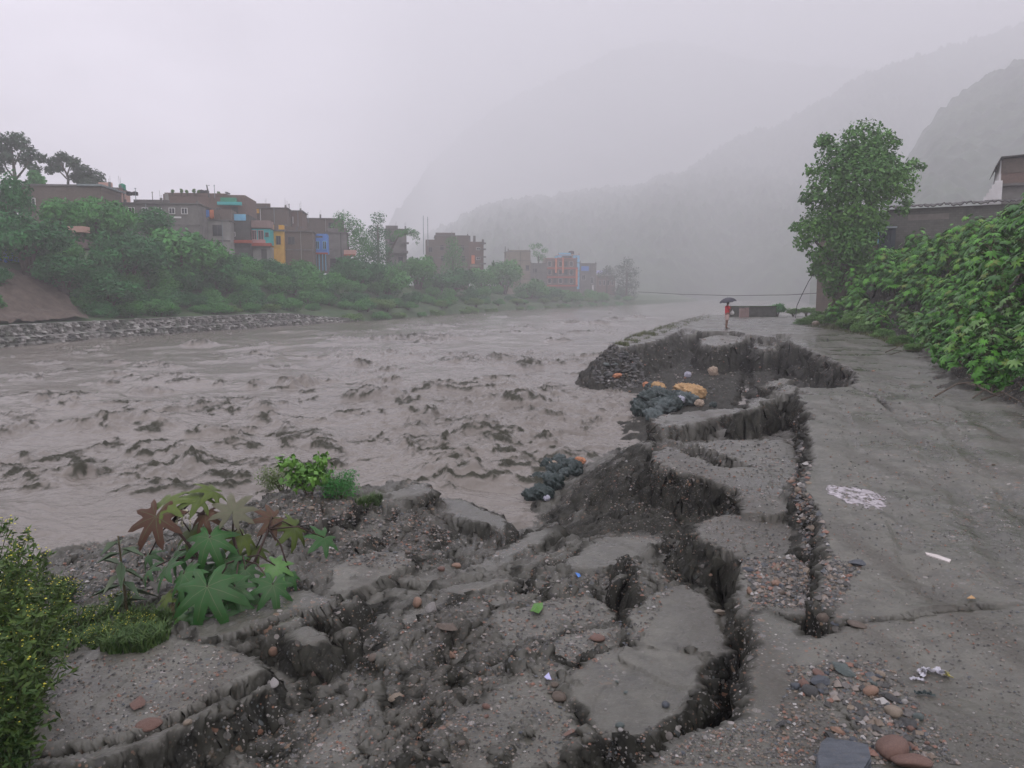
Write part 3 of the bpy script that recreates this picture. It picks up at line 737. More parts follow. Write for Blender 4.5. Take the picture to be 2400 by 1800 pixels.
# ------------------------------------------------------------------ far bank and its slope
def resample(pts, n):
    p = np.array(pts, float); s = np.concatenate([[0], np.cumsum(np.hypot(*np.diff(p, axis=0).T))])
    t = np.linspace(0, s[-1], n)
    return np.stack([np.interp(t, s, p[:, 0]), np.interp(t, s, p[:, 1])], -1), t
bp_, bt = resample(BANK, 260)
tang = np.gradient(bp_, axis=0); tang /= np.linalg.norm(tang, axis=1)[:, None]
for _ in range(6):
    tang[1:-1] = (tang[:-2] + tang[1:-1] * 2 + tang[2:]) / 4
nrm = np.stack([-tang[:, 1], tang[:, 0]], -1); nrm /= np.linalg.norm(nrm, axis=1)[:, None]
sb = np.array([0, .01, .5, 1, 1.6, 2.4, 3.4, 4.6, 6, 7.5, 9, 10.5, 12, 14, 16, 18, 21, 25, 30, 36, 44, 55, 70])
FX = bp_[:, None, 0] + nrm[:, None, 0] * sb[None]; FY = bp_[:, None, 1] + nrm[:, None, 1] * sb[None]
def bank_h(s, y):
    far = np.clip(1.25 - (y - 60) / 190.0, .35, 1.25)
    return -2.4 + 2.3 * sstep(.2, 2.6, s) + (4.6 * sstep(3, 13, s) + 2.2 * sstep(12, 26, s) + 5.0 * sstep(22, 60, s) * sstep(130, 60, y)) * far
FZ = bank_h(np.broadcast_to(sb[None], FX.shape), FY) + fbm(FX * .35, FY * .35, 310, 3) * .45 * sstep(1.5, 5, np.broadcast_to(sb[None], FX.shape))
FZ[:, 0] = -3
fb_me = np_mesh("far_bank", np.stack([FX, FY, FZ], -1).reshape(-1, 3), grid_faces(*FX.shape), smooth=True)
fb_mat, nt, bs = new_mat("overgrown_slope")
n1 = noise_tex(nt, .5, 6, .65)
nt.links.new(mixc(nt, ramp(nt, n1, .35, .6), (.025, .065, .022), (.055, .095, .035)), bs.inputs["Base Color"]); bs.inputs["Roughness"].default_value = .9
fb_me.materials.append(fb_mat)
tag(link("hillside", fb_me), "overgrown river bank slope below the houses", "slope", kind="structure")

def far_z(x, y):
    d = np.hypot(bp_[:, 0] - x, bp_[:, 1] - y); i = int(d.argmin())
    s = (x - bp_[i, 0]) * nrm[i, 0] + (y - bp_[i, 1]) * nrm[i, 1]
    return float(bank_h(np.array(max(s, 0.)), np.array(y)))

# ------------------------------------------------------------------ wooded hills fading into the cloud
hill_mat, nt, bs = new_mat("wooded_hillside")
n1 = noise_tex(nt, .04, 6, .7)
nt.links.new(mixc(nt, ramp(nt, n1, .35, .65), (.008, .026, .010), (.045, .085, .034)), bs.inputs["Base Color"]); bs.inputs["Roughness"].default_value = .95
HILLS = {}
def hill(sil, d0, d1, seed, bump, u0, u1, label, vbase=712):
    us = np.linspace(u0, u1, 420); s = np.linspace(0, 1.2, 190)
    su = [p[0] for p in sil]; sv = [p[1] for p in sil]
    top = np.interp(us, su, sv)
    X = np.zeros((len(us), len(s))); Y = X.copy(); Z = X.copy()
    for i, u in enumerate(us):
        dd1 = d1 * (1 + .05 * math.sin(u * .011 + seed)); dd0 = d0 * (1 + .07 * math.sin(u * .017 + seed * 2))
        d = dd0 + (dd1 - dd0) * s
        zt = PD(u, top[i], dd1).z
        k = np.where(s <= 1, s ** .85, 1 - (s - 1) * 1.2)
        X[i] = ray(u, top[i])[0] / ray(u, top[i])[1] * d; Y[i] = d
        Z[i] = -4 + (zt + 4) * k
    Z += fbm(X * .02, Y * .02, seed, 4) * 5.0 * np.clip(s, 0, .8)[None] + np.maximum(0, .62 - voronoi(X * .11, Y * .07, seed + 3)[0]) * bump * 1.7 + np.maximum(0, .6 - voronoi(X * .034, Y * .02, seed + 9)[0]) * bump * 1.6
    Z -= (np.maximum(0, .62 - voronoi(X * .11, Y * .07, seed + 3)[0]) * bump * 1.7 + np.maximum(0, .6 - voronoi(X * .034, Y * .02, seed + 9)[0]) * bump * 1.6) * (1 - np.clip(s * 5, 0, 1))[None]
    HILLS[label] = (X, Y, Z)
    me = np_mesh("hills", np.stack([X, Y, Z], -1).reshape(-1, 3), grid_faces(*X.shape)[:, ::-1], [hill_mat], smooth=True)
    return tag(link("hills", me), label, "hill", kind="structure")
hill([(700, 700), (900, 640), (980, 575), (1060, 535), (1120, 500), (1200, 478), (1290, 472), (1400, 455), (1480, 450), (1560, 425), (1620, 412), (1700, 400), (1800, 395), (1950, 420), (2100, 430), (2400, 400), (2700, 420)],
     460, 1300, 401, 9, 760, 2700, "dim wooded hill across the river behind the person")
hill([(1900, 640), (2020, 560), (2080, 470), (2150, 340), (2200, 280), (2260, 228), (2330, 180), (2400, 140), (2550, 60), (2700, 0), (2900, -60)],
     250, 640, 402, 4, 1900, 2900, "steep dark wooded ridge rising at the right edge")
hill([(1500, 480), (1700, 345), (1780, 312), (1850, 288), (1950, 228), (2050, 172), (2150, 140), (2250, 110), (2400, 62), (2700, -20)],
     760, 1380, 403, 9, 1500, 2700, "grey wooded ridge fading behind the right ridge")
hill([(800, 690), (860, 620), (930, 500), (1010, 390), (1100, 300), (1200, 235), (1300, 188), (1400, 138), (1500, 106), (1580, 98), (1650, 112), (1750, 140), (1900, 160), (2200, 170)],
     2000, 2180, 404, 9, 800, 2200, "faint mountain top almost lost in the cloud")
# ================================================================== FAR BANK: stone wall, houses, bushes, trees
RS = np.random.RandomState(11)

def crown_mesh(name, blobs, n, leaf, seed, mat, shape=1.0, droop=0.0, flat=0.35):
    """n leaf-sized quads spread through a set of (x, y, z, rx, rz) clumps"""
    rs = np.random.RandomState(seed)
    B = np.array(blobs, float)
    wgt = B[:, 3] ** 2; wgt /= wgt.sum()
    k = rs.choice(len(B), n, p=wgt)
    d = rs.normal(size=(n, 3)); d /= np.linalg.norm(d, axis=1)[:, None]
    rr = rs.uniform(.15, 1, n) ** .45
    rr *= 1 + rs.normal(size=n) * .10
    rad = np.stack([B[k, 3], B[k, 3], B[k, 4]], -1)
    c = B[k, :3] + d * rad * rr[:, None]
    nn = d + rs.normal(size=(n, 3)) * .8; nn[:, 2] += flat
    nn /= np.linalg.norm(nn, axis=1)[:, None]
    t = np.cross(nn, rs.normal(size=(n, 3))); t /= np.linalg.norm(t, axis=1)[:, None] + 1e-9
    t[:, 2] -= droop; t /= np.linalg.norm(t, axis=1)[:, None]
    b = np.cross(nn, t)
    s = leaf * rs.uniform(.55, 1.3, n)[:, None]
    w = s * .42 * shape
    V = np.stack([c - t * s * .5, c + b * w * .5 - t * s * .05 - nn * s * .08, c + t * s * .5, c - b * w * .5 - t * s * .05 - nn * s * .08], 1).reshape(-1, 3)
    Fq = np.arange(4 * n).reshape(n, 4)
    tint = np.clip(rs.uniform(0, 1, len(B))[k] * .55 + rs.uniform(0, 1, n) * .5 - .02, 0, 1)
    return np_mesh(name, V, Fq, [mat], attrs={"tint": np.repeat(tint, 4)})

def lobes(seed, n=12, sq=.75):
    rs = np.random.RandomState(seed)
    out = [(0, 0, 0, .72, .72 * sq)]
    for i in range(n):
        a = rs.uniform(0, 2 * math.pi); e = rs.uniform(-.25, 1.2)
        r = rs.uniform(.45, .78)
        q = rs.uniform(.24, .44)
        out.append((math.cos(a) * math.cos(e) * r, math.sin(a) * math.cos(e) * r, math.sin(e) * r * sq, q, q * sq * rs.uniform(.8, 1.2)))
    return out

bark = mottled("rough_bark", (.05, .042, .033), (.11, .095, .075), 6, .9, .5)
m_bush_dark = leaf_mat("dark_bush_leaves", (.010, .078, .022), (.048, .215, .056), .6, .25)
m_bush_mid = leaf_mat("bush_leaves", (.022, .130, .030), (.085, .30, .058), .6, .25)
m_bush_light = leaf_mat("fresh_bush_leaves", (.050, .135, .028), (.130, .26, .055), .6, .25)
m_tree_grey = leaf_mat("grey_green_leaves", (.022, .055, .030), (.062, .110, .060), .6, .25)

BUSH = []
for k_, (mt, sd_, sq) in enumerate([(m_bush_dark, 1, .8), (m_bush_dark, 2, .95), (m_bush_mid, 3, .8), (m_bush_mid, 4, .7), (m_bush_light, 5, .6), (m_bush_light, 6, .75), (m_bush_dark, 7, 1.1), (m_bush_mid, 8, 1.2)]):
    BUSH.append(crown_mesh("foliage", lobes(sd_ * 13, 15, sq), 3600, .15, sd_, mt))
st = MB()
for a in range(5):
    w = a * 1.256
    st.tube([(0, 0, -1.1), (.15 * math.cos(w), .15 * math.sin(w), -.4), (.4 * math.cos(w), .4 * math.sin(w), .15)], [.07, .05, .02], 5)
o_ = st.build("stem", bark); STEM_ME = o_.data; bpy.data.objects.remove(o_)

def bank_point(u, s):
    """ground position in the column of photo pixel u, s metres behind the far waterline"""
    q = ray(u, 700); k = q[0] / q[1]
    x = bp_[2:, 0] + nrm[2:, 0] * s; y = bp_[2:, 1] + nrm[2:, 1] * s
    ok = y > 20
    i = np.argmin(np.where(ok, np.abs(x / np.maximum(y, 1) - k), 9))
    i = max(1, min(i, len(x) - 2))
    r0 = x[i - 1] / y[i - 1] - k; r1 = x[i + 1] / y[i + 1] - k
    t = r0 / (r0 - r1) if abs(r0 - r1) > 1e-9 else .5
    t = min(max(t, 0), 1)
    return x[i - 1] + (x[i + 1] - x[i - 1]) * t, y[i - 1] + (y[i + 1] - y[i - 1]) * t

def bush_at(p, rx, rz, kind, label, group=None, cat="bush", name="bush", seed=0):
    o = thing(name, label, cat, p, seed * 1.7, group)
    o.scale = (rx, rx, rz)
    link("foliage", BUSH[kind], o); link("stem", STEM_ME, o)
    return o

def bush_px(u, v, rpx, rpz, s, kind, label, group=None, **kw):
    x, y = bank_point(u, s)
    p = PD(u, v, y); sc = y / F
    return bush_at(p, rpx * sc, rpz * sc, kind, label, group, seed=u, **kw)

# ---- gabion wall along the far waterline
gab_px = [(-500, 0), (0, 0), (850, 0)]
sel = (bp_[:, 1] > 24) & (bp_[:, 0] / np.maximum(bp_[:, 1], 1) < ray(850, 700)[0] / ray(850, 700)[1])
path = bp_[sel] + nrm[sel] * .15; pn = nrm[sel]
rp, rt = resample(path, 760)
rn = np.stack([np.interp(rt, np.linspace(0, rt[-1], len(pn)), pn[:, 0]), np.interp(rt, np.linspace(0, rt[-1], len(pn)), pn[:, 1])], -1)
prof = [(0, -2.6), (.02, -1.9)] + [(.04 + .02 * i, -1.7 + i * .11) for i in range(15)] + [(.5, -.14), (1.0, -.14), (1.5, -.5)]
PR = np.array(prof)
tt = np.repeat(rt[:, None], len(PR), 1); zz = np.repeat(PR[None, :, 1], len(rt), 0)
taper = sstep(rt[-1], rt[-1] - 18, tt) 
zz = np.where(zz > -1.6, -1.7 + (zz + 1.7) * (.35 + .65 * taper), zz)
vf1, vfe, vra, vrb, _, _ = voronoi(tt / .42, (zz + PR[None, :, 0]) / .26, 77)
bulge = (np.maximum(0, .75 - vf1) * .30 + (vra - .5) * .12)
step_ = .28 * sstep(-1.0, -.94, zz)                       # the upper course of baskets is set back
off = PR[None, :, 0] + step_ - bulge * (PR[None, :, 0] < .9)
gx = rp[:, None, 0] + rn[:, None, 0] * off; gy = rp[:, None, 1] + rn[:, None, 1] * off
sv = np.clip(vra + RS.normal(size=vra.shape) * .05, 0, 1)
gab_mat, nt, bs = new_mat("river_stones")
at = node(nt, "ShaderNodeAttribute", attribute_name="stone")
rc = node(nt, "ShaderNodeValToRGB"); e = rc.color_ramp.elements
e[0].color = (.045, .047, .04, 1); e[1].position = 1; e[1].color = (.5, .5, .47, 1)
for p_, c_ in ((.35, (.10, .10, .088)), (.62, (.17, .165, .15)), (.85, (.27, .26, .24))):
    q = e.new(p_); q.color = c4(c_)
nt.links.new(at.outputs["Fac"], rc.inputs[0])
nt.links.new(mixc(nt, ramp(nt, noise_tex(nt, 1.1, 5, .7), .5, .75), rc.outputs[0], (.04, .06, .03)), bs.inputs["Base Color"]); bs.inputs["Roughness"].default_value = .75
gme = np_mesh("gabion_wall", np.stack([gx, gy, zz + (vrb - .5) * .05], -1).reshape(-1, 3), grid_faces(*gx.shape)[:, ::-1], [gab_mat], attrs={"stone": sv})
tag(link("gabion_wall", gme), "long low wall of stone filled gabions along the far waterline", "wall")

# ---- houses
def brick(name, c1, c2, mortar, scale=9):
    m, nt, b = new_mat(name)
    t = node(nt, "ShaderNodeTexBrick"); tc = node(nt, "ShaderNodeTexCoord")
    mp = node(nt, "ShaderNodeMapping"); mp.inputs[2].default_value = (R(90), 0, 0)
    nt.links.new(tc.outputs["Object"], mp.inputs[0]); nt.links.new(mp.outputs[0], t.inputs[0])
    t.inputs["Color1"].default_value = c4(c1); t.inputs["Color2"].default_value = c4(c2); t.inputs["Mortar"].default_value = c4(mortar)
    t.inputs["Scale"].default_value = scale; t.inputs["Mortar Size"].default_value = .012
    n = noise_tex(nt, .8, 5, .65)
    nt.links.new(mixc(nt, ramp(nt, n, .55, .8), t.outputs[0], (mortar[0] * .45, mortar[1] * .45, mortar[2] * .42)), b.inputs["Base Color"])
    b.inputs["Roughness"].default_value = .9
    return m
H_brick = brick("brown_brick", (.140, .105, .082), (.105, .082, .066), (.12, .112, .098), 4)
H_brick2 = brick("red_brown_brick", (.170, .105, .080), (.13, .085, .068), (.14, .12, .105), 4)
H_grey = mottled("grey_render", (.13, .125, .115), (.20, .19, .175), .9, .9)
H_dark = mottled("dark_stained_render", (.06, .06, .055), (.10, .098, .09), .9, .9)
H_lgrey = mottled("pale_grey_render", (.22, .215, .20), (.32, .31, .29), .8, .9)
H_tan = mottled("tan_render", (.19, .165, .125), (.26, .225, .175), .8, .9)
H_turq = mottled("turquoise_paint", (.045, .36, .36), (.06, .46, .45), 1.5, .7)
H_yel = mottled("yellow_paint", (.60, .32, .045), (.72, .42, .07), 1.5, .7)
H_blue = mottled("blue_paint", (.07, .19, .52), (.10, .25, .62), 1.5, .7)
H_lblue = mottled("light_blue_paint", (.16, .42, .62), (.22, .52, .72), 1.5, .7)
H_pink = mottled("pink_paint", (.42, .22, .21), (.52, .30, .28), 1.5, .7)
H_red = mottled("red_oxide_paint", (.30, .055, .035), (.40, .09, .05), 1.5, .7)
H_orange = mottled("orange_paint", (.50, .15, .07), (.60, .21, .10), 1.5, .7)
H_white = mottled("white_paint", (.55, .54, .52), (.68, .67, .66), 1.5, .7)
H_slab = mottled("concrete_slab", (.10, .095, .088), (.18, .17, .16), 1.2, .9)
H_green = mottled("green_plastic", (.02, .22, .13), (.03, .30, .18), 1.5, .5)
H_black = mottled("black_plastic", (.012, .013, .014), (.03, .03, .032), 1.5, .5)
H_tin = mottled("weathered_tin", (.16, .20, .21), (.26, .30, .31), 1.0, .6)
H_salmon = mottled("salmon_paint", (.50, .30, .24), (.58, .37, .31), 1.5, .7)
H_lilac = mottled("lilac_sheet", (.42, .42, .66), (.50, .50, .72), 1.5, .6)
glass, nt, bs = new_mat("dark_window_glass")
bs.inputs["Base Color"].default_value = (.02, .024, .028, 1); bs.inputs["Roughness"].default_value = .15

def v_seed(v):
    return int(v * 13)

class House:
    def __init__(s, label, u0, u1, vt, vb, sback, wall, depth=6, rotz=.12, slab=None, drop=3.0, cat="house", name="house", D=None):
        uc = (u0 + u1) / 2
        if D is None:
            _, D = bank_point(uc, sback)
        s.D = D
        s.o = PD(uc, vb, D)
        s.root = thing(name, label, cat, s.o, rotz)
        s.w = (u1 - u0) / F * D * 1.01; s.h = PD(uc, vt, D).z - s.o.z; s.uc = uc; s.vb = vb
        s.dep = depth
        MB().box(-s.w / 2, s.w / 2, 0, depth, -drop, s.h).build("wall", wall, s.root)
        if slab:
            MB().box(-s.w / 2 - .18, s.w / 2 + .18, -.22, depth + .2, s.h, s.h + .14).build("roof", slab, s.root)
            q = random.Random(int(u0 * 7 + v_seed(vt)))
            for k in range(3):                              # column stubs with bare steel, left for a further storey
                x_ = -s.w / 2 + .2 + (s.w - .4) * k / 2
                if q.random() < .75:
                    b = MB().box(x_ - .13, x_ + .13, .1, .36, s.h + .14, s.h + .14 + q.uniform(.3, .7))
                    for a_ in (-.08, .08):
                        b.tube([(x_ + a_, .16, s.h + .4), (x_ + a_ + q.uniform(-.06, .06), .16, s.h + q.uniform(1.1, 1.7))], .018, 4)
                    b.build("pillar", H_slab, s.root)
            for k in range(1, int(s.h / 2.7) + 1):
                MB().box(-s.w / 2 - .06, s.w / 2 + .06, -.07, .2, s.h - 2.7 * k, s.h - 2.7 * k + .2).build("floor_band", H_slab, s.root)
            xp = q.uniform(-.4, .4) * s.w
            MB().tube([(xp, -.07, -drop), (xp, -.07, s.h + .1)], .05, 5).build("drainpipe", q.choice((H_black, H_lgrey, H_tin)), s.root)
            if q.random() < .6:
                MB().box(-s.w / 2 + .1, s.w * .1, .5, .56, s.h + .14, s.h + .8).build("parapet", wall, s.root)
    def xz(s, u, v):
        p = PD(u, v, s.D)
        return p.x - s.o.x, p.z - s.o.z
    def part(s, name, mat, u0, u1, v0, v1, y0=-.05, y1=.3, parent=None):
        x0, z1 = s.xz(u0, v0); x1, z0 = s.xz(u1, v1)
        return MB().box(x0, x1, y0, y1, z0, z1).build(name, mat, parent or s.root)
    def win(s, u0, u1, v0, v1, frame, pane=None, f=.07, y=-.09, bars=1):
        x0, z1 = s.xz(u0, v0); x1, z0 = s.xz(u1, v1)
        b = MB()
        b.box(x0 - f, x0, y, .02, z0 - f, z1 + f); b.box(x1, x1 + f, y, .02, z0 - f, z1 + f)
        b.box(x0, x1, y, .02, z0 - f, z0); b.box(x0, x1, y, .02, z1, z1 + f)
        for k in range(bars):
            xx = x0 + (x1 - x0) * (k + 1) / (bars + 1)
            b.box(xx - .025, xx + .025, y, -.045, z0, z1)
        o = b.build("window", frame, s.root)
        MB().box(x0, x1, -.04, .01, z0, z1).build("pane", pane or glass, o)
        return o

def tank(label, u, vb, wpx, hpx, D, mat, group=None):
    p = PD(u, vb, D); r = wpx / F * D / 2; h = hpx / F * D
    o = thing("water_tank", label, "water tank", p, 0, group)
    MB().lathe([(r, 0), (r, h * .3), (r * .96, h * .32), (r, h * .36), (r, h * .62), (r * .96, h * .65), (r, h * .68), (r, h * .8), (r * .55, h * .95), (r * .3, h * .96)], n=14).build("barrel", mat, o, True)
    MB().lathe([(r * .32, h * .95), (r * .32, h), (r * .2, h * 1.02)], n=12).build("lid", mat, o, True)
    return o

# leftmost long brick building with a salmon end
h = House("long low brown brick building at the far left top of the bank", 57, 233, 436, 500, 27, H_brick, 7, .1, None, 4)
h.part("roof", H_tin, 180, 236, 431, 435, -.3, 7.2); h.part("parapet", H_slab, 55, 180, 432, 436, -.15, 7.1)
h.win(72, 86, 466, 482, H_white)
h = House("small salmon walled house beside the long brick building", 234, 285, 442, 490, 26, H_salmon, 6, .3, H_slab, 4)
h.win(250, 262, 456, 470, H_white)
D_ = h.D
tank("green water tank on the salmon house roof", 287, 446, 15, 15, D_ + 1, H_green)
tank("left black water tank behind the salmon house", 303, 458, 13, 9, D_, H_black)
tank("right black water tank behind the salmon house", 317, 458, 13, 9, D_, H_black)
h = House("low grey terrace house with a dark flat roof edge above the round bush", 298, 462, 478, 540, 20, H_grey, 7, .12, H_slab, 4)
h.part("parapet", H_slab, 312, 392, 467, 476, .6, 1.0)
for u in (306, 336, 366, 396, 424):
    h.win(u, u + 12, 488, 500, H_white)
for u in (312, 345, 405):
    h.part("patch", H_white, u, u + 18, 507, 511, -.02, .05)
h = House("big brown brick house with a flat roof full of plants", 392, 571, 456, 520, 26, H_brick2, 8, .12, None, 5)
h.part("parapet", H_brick2, 390, 530, 453, 458, -.12, .2); h.part("pillar", H_lgrey, 390, 400, 455, 484, -.15, .3)
D_ = h.D
tank("dark water tank among the plants on the big brick house", 472, 454, 16, 9, D_ + 2, H_black)
tank("second dark water tank on the big brick house roof", 484, 454, 12, 8, D_ + 2.5, H_black)
for u in (418, 446, 478, 506):
    h.win(u, u + 10, 488, 500, H_slab)
h.part("stain", H_dark, 540, 556, 484, 500, -.03, .02)
dish = thing("satellite_dish", "black satellite dish on the big brick house roof edge", "satellite dish", PD(533, 464, D_ + .5))
MB().tube([(0, 0, 0), (0, 0, .55)], .04).build("mast", H_black, dish)
dsh = MB().lathe([(.02, 0), (.22, .04), (.4, .16), (.42, .17)], n=14).build("reflector", H_black, dish); dsh.location = (0, 0, .55); dsh.rotation_euler = (.3, .5, 0)
h = House("green sheeted rooftop shelter on the big brick house", 518, 552, 463, 476, 25.4, H_green, 3, .12, None, .2, "shelter", "shelter", D=D_ - .4)
h.part("awning", H_turq, 512, 566, 474, 481, -.6, .1)
# laundry house
h = House("pale grey house with two dark windows under the laundry balcony", 455, 536, 517, 575, 17, H_lgrey, 6, .15, H_slab, 4)
h.part("balcony", H_brick, 434, 512, 500, 517, .5, .9); h.part("upper_wall", H_brick, 450, 536, 488, 515, 1.4, 5)
h.win(464, 485, 523, 543, H_dark); h.win(499, 519, 528, 552, H_dark)
D_ = h.D
for i, (u, w_, hh, m_, nm) in enumerate([(441, 9, 12, H_lgrey, "grey"), (452, 8, 11, H_black, "dark"), (465, 12, 18, H_white, "white"), (474, 9, 20, H_pink, "pink"), (484, 11, 16, H_blue, "blue"), (496, 9, 20, H_orange, "orange")]):
    p = PD(u, 492, D_ - .6); sc = D_ / F
    n_ = 8; V = []; Fq = []
    for a in range(n_ + 1):
        for b_ in range(5):
            V.append(((a / n_ - .5) * w_ * sc, .05 * math.sin(a * 2.1 + i) * (b_ / 4 + .3), -b_ / 4 * hh * sc * (1 + .08 * math.sin(a + i))))
    for a in range(n_):
        for b_ in range(4):
            q = a * 5 + b_; Fq.append((q, q + 1, q + 6, q + 5))
    o = link("laundry_cloth", np_mesh("laundry_cloth", np.array(V), np.array(Fq), [m_], True), None, p)
    o.modifiers.new("thickness", 'SOLIDIFY').thickness = .02
    tag(o, nm + " cloth hung to dry on the balcony above the pale grey house", "laundry", "washing hung along the balcony")
p0 = PD(434, 491, D_ - .6); p1 = PD(504, 489, D_ - .6)
tag(MB().tube([p0, (p0 + p1) / 2 - Vector((0, 0, .08)), p1], .015, 4).build("clothes_line", H_black), "thin washing line over the laundry balcony", "clothes line")
# dark walled house with blue banner and red slab
h = House("dark walled house with a blue sheet under its roof", 537, 584, 503, 566, 16, H_dark, 6, .15, None, 4)
h.part("sheet", H_lblue, 538, 576, 502, 517, -.12, -.04); h.part("ledge", H_red, 536, 590, 563, 570, -.5, .3)
h.win(541, 551, 545, 553, H_white)
h = House("turquoise painted house with pink trimmed windows", 585, 632, 536, 572, 15, H_turq, 6, .15, None, 0)
h.part("balcony", mottled("dusty_pink_plaster", (.22, .15, .135), (.30, .21, .19), 1.5, .8), 582, 634, 517, 534, -.3, 2.5); h.part("ledge", H_red, 580, 636, 570, 577, -.6, .3)
h.part("lower_wall", H_lgrey, 540, 634, 577, 640, .2, 5.5); h.part("panel", H_pink, 590, 622, 562, 570, -.07, .02)
h.win(592, 601, 541, 561, H_pink); h.win(606, 617, 541, 561, H_pink); h.win(622, 628, 546, 554, H_dark, bars=0)
h.part("post", H_white, 566, 569, 577, 625, .05, .25); h.part("door", H_dark, 612, 626, 584, 640, .1, .25)
h = House("bright yellow house with two dark windows", 632, 664, 541, 582, 15.5, H_yel, 6, .15, None, 3)
h.part("upper_wall", H_yel, 630, 662, 526, 540, .8, 4); h.part("arch", H_brick, 641, 651, 524, 538, .55, .85)
h.part("ledge", H_slab, 629, 667, 538, 542, -.25, .4); h.part("lower_wall", H_lgrey, 633, 660, 582, 640, .3, 5)
h.win(633, 641, 551, 568, H_brick); h.win(648, 657, 554, 572, H_brick)
h = House("brown brick block rising behind the turquoise and yellow houses", 578, 671, 488, 540, 24, H_brick, 7, .12, H_slab, 4)
h.part("wall_panel", H_yel, 578, 586, 487, 500, -.1, .05); h.part("wall_panel", H_yel, 595, 608, 490, 500, -.1, .05)
h.part("pillar", H_orange, 567, 571, 482, 500, -.4, -.1); h.part("post", H_white, 610, 612, 490, 517, -.2, -.05)
h = House("tall narrow brown brick house with one dark opening", 673, 708, 495, 560, 22, H_brick2, 6, .12, H_slab, 4)
h.win(676, 684, 512, 530, H_dark); h.part("post", H_white, 686, 688, 508, 524, -.2, -.05)
h = House("wide brown house with a flat wall left of the blue bay", 664, 733, 543, 640, 14, H_brick, 6, .15, H_slab, 3)
h.part("parapet", H_brick, 668, 730, 535, 541, .2, .5)
h.win(676, 690, 556, 572, H_dark)
h = House("brown flat roofed house behind the blue bay", 708, 796, 513, 560, 22, H_brick, 7, .12, H_slab, 4)
h.part("opening", H_white, 711, 717, 527, 535, -.05, .03)
h.win(770, 782, 522, 536, H_dark)
h = House("narrow bright blue bay front with two windows", 735, 767, 548, 594, 13.4, H_blue, 3, .15, None, 0)
h.win(741, 748, 566, 583, H_lblue); h.win(757, 764, 566, 583, H_lblue); h.part("vent", H_dark, 741, 756, 553, 557, -.05, .02)
h.part("ledge", H_red, 734, 768, 592, 596, -.3, .3)
for u in (733, 740, 747, 755, 762):
    h.part("post", H_lblue, u, u + 2.5, 596, 634, -.1, .15)
h.part("lower_wall", H_grey, 733, 768, 597, 640, .25, 2)
h = House("grey house with a dark ground floor right of the blue bay", 767, 812, 546, 610, 14, H_grey, 6, .15, H_slab, 3)
h.part("opening", H_black, 774, 804, 606, 630, -.06, .1); h.part("post", H_white, 802, 805, 604, 632, -.3, -.1)
h.part("balcony", H_salmon, 806, 834, 586, 596, -.5, .6); h.part("balcony_base", H_red, 806, 832, 596, 601, -.5, .6)
# houses further along
h = House("tall grey house half hidden behind the leaning tree", 905, 953, 538, 625, 17, H_grey, 7, .15, H_slab, 4)
h.part("balcony", H_slab, 905, 956, 588, 594, -.8, .3); h.part("balcony", H_slab, 940, 958, 568, 572, -.6, .3); h.win(915, 926, 556, 574, H_dark); h.win(934, 944, 600, 616, H_dark)
h = House("large brown brick block with stepped roof and side balconies", 1022, 1098, 553, 650, 20, H_brick, 9, .12, H_slab, 4)
h.part("wall_wing", H_brick, 998, 1023, 562, 650, .1, 7); h.part("wall_wing", H_brick2, 1098, 1134, 566, 640, .3, 8)
h.part("pillar", H_orange, 1105, 1113, 598, 618, .1, .35); h.part("pillar", H_slab, 1098, 1103, 552, 568, .3, .8); h.part("pillar", H_slab, 1109, 1115, 552, 568, .3, .8); h.part("pillar", H_slab, 1130, 1135, 560, 572, .3, .8)
for v in (568, 582, 600, 616):
    h.part("balcony", H_slab, 1124, 1139, v, v + 3, -.4, 1.2)
for v, uu in ((580, 1117), (603, 1117)):
    h.win(uu, uu + 8, v, v + 5, H_white)
for u, v in ((1032, 575), (1052, 575), (1080, 575), (1034, 600), (1082, 600), (1005, 580), (1008, 604)):
    h.win(u, u + 8, v, v + 11, H_slab)
h.part("roof_slab", H_tan, 1102, 1128, 620, 625, -.5, 1.0)
h = House("low tan house between the brick block and the red framed building", 1190, 1243, 590, 660, 18, H_tan, 7, .15, H_slab, 4)
h.win(1233, 1240, 622, 634, H_dark); h.part("parapet", H_tan, 1192, 1240, 586, 589, 0, .4)
h = House("grey house with dark lower storey left of the red framed building", 1243, 1282, 618, 680, 15, H_grey, 6, .12, H_slab, 4)
h.win(1250, 1258, 630, 640, H_dark)
h = House("red brick building with open framed storeys and red slabs", 1280, 1352, 606, 690, 16, H_brick2, 8, .12, H_red, 4)
for v in (627, 648, 668):
    h.part("floor_slab", H_red, 1277, 1354, v, v + 3.5, -.8, .2)
for v in (613, 633, 653):
    for u in (1284, 1297, 1310, 1323, 1336):
        h.win(u, u + 7, v, v + 11, H_white if (u + v) % 2 else H_dark, bars=0)
h.part("pillar", H_orange, 1349, 1353, 630, 668, -.9, -.5); h.part("pillar", H_orange, 1300, 1304, 606, 640, -.9, -.5); h.part("pillar", H_orange, 1317, 1320, 606, 640, -.9, -.5)
h = House("light blue upper storeys behind the red framed building", 1308, 1358, 598, 650, 19, H_lblue, 7, .12, H_salmon, 4)
h.win(1318, 1340, 600, 609, H_lgrey); h.part("panel", H_orange, 1306, 1322, 604, 610, -.1, .05); h.part("pillar", H_tin, 1340, 1343, 598, 640, -.1, .1)
tank("dark water tank on the light blue storeys", 1339, 596, 13, 8, h.D + 2, H_black)
h = House("blue walled house at the end of the terrace", 1358, 1397, 618, 690, 16, H_grey, 6, .1, H_slab, 4)
h.part("panel", H_blue, 1362, 1380, 624, 636, -.06, .02); h.win(1364, 1372, 645, 656, H_white); h.win(1384, 1391, 650, 664, H_white); h.part("post", H_white, 1388, 1391, 668, 685, -.3, -.1)
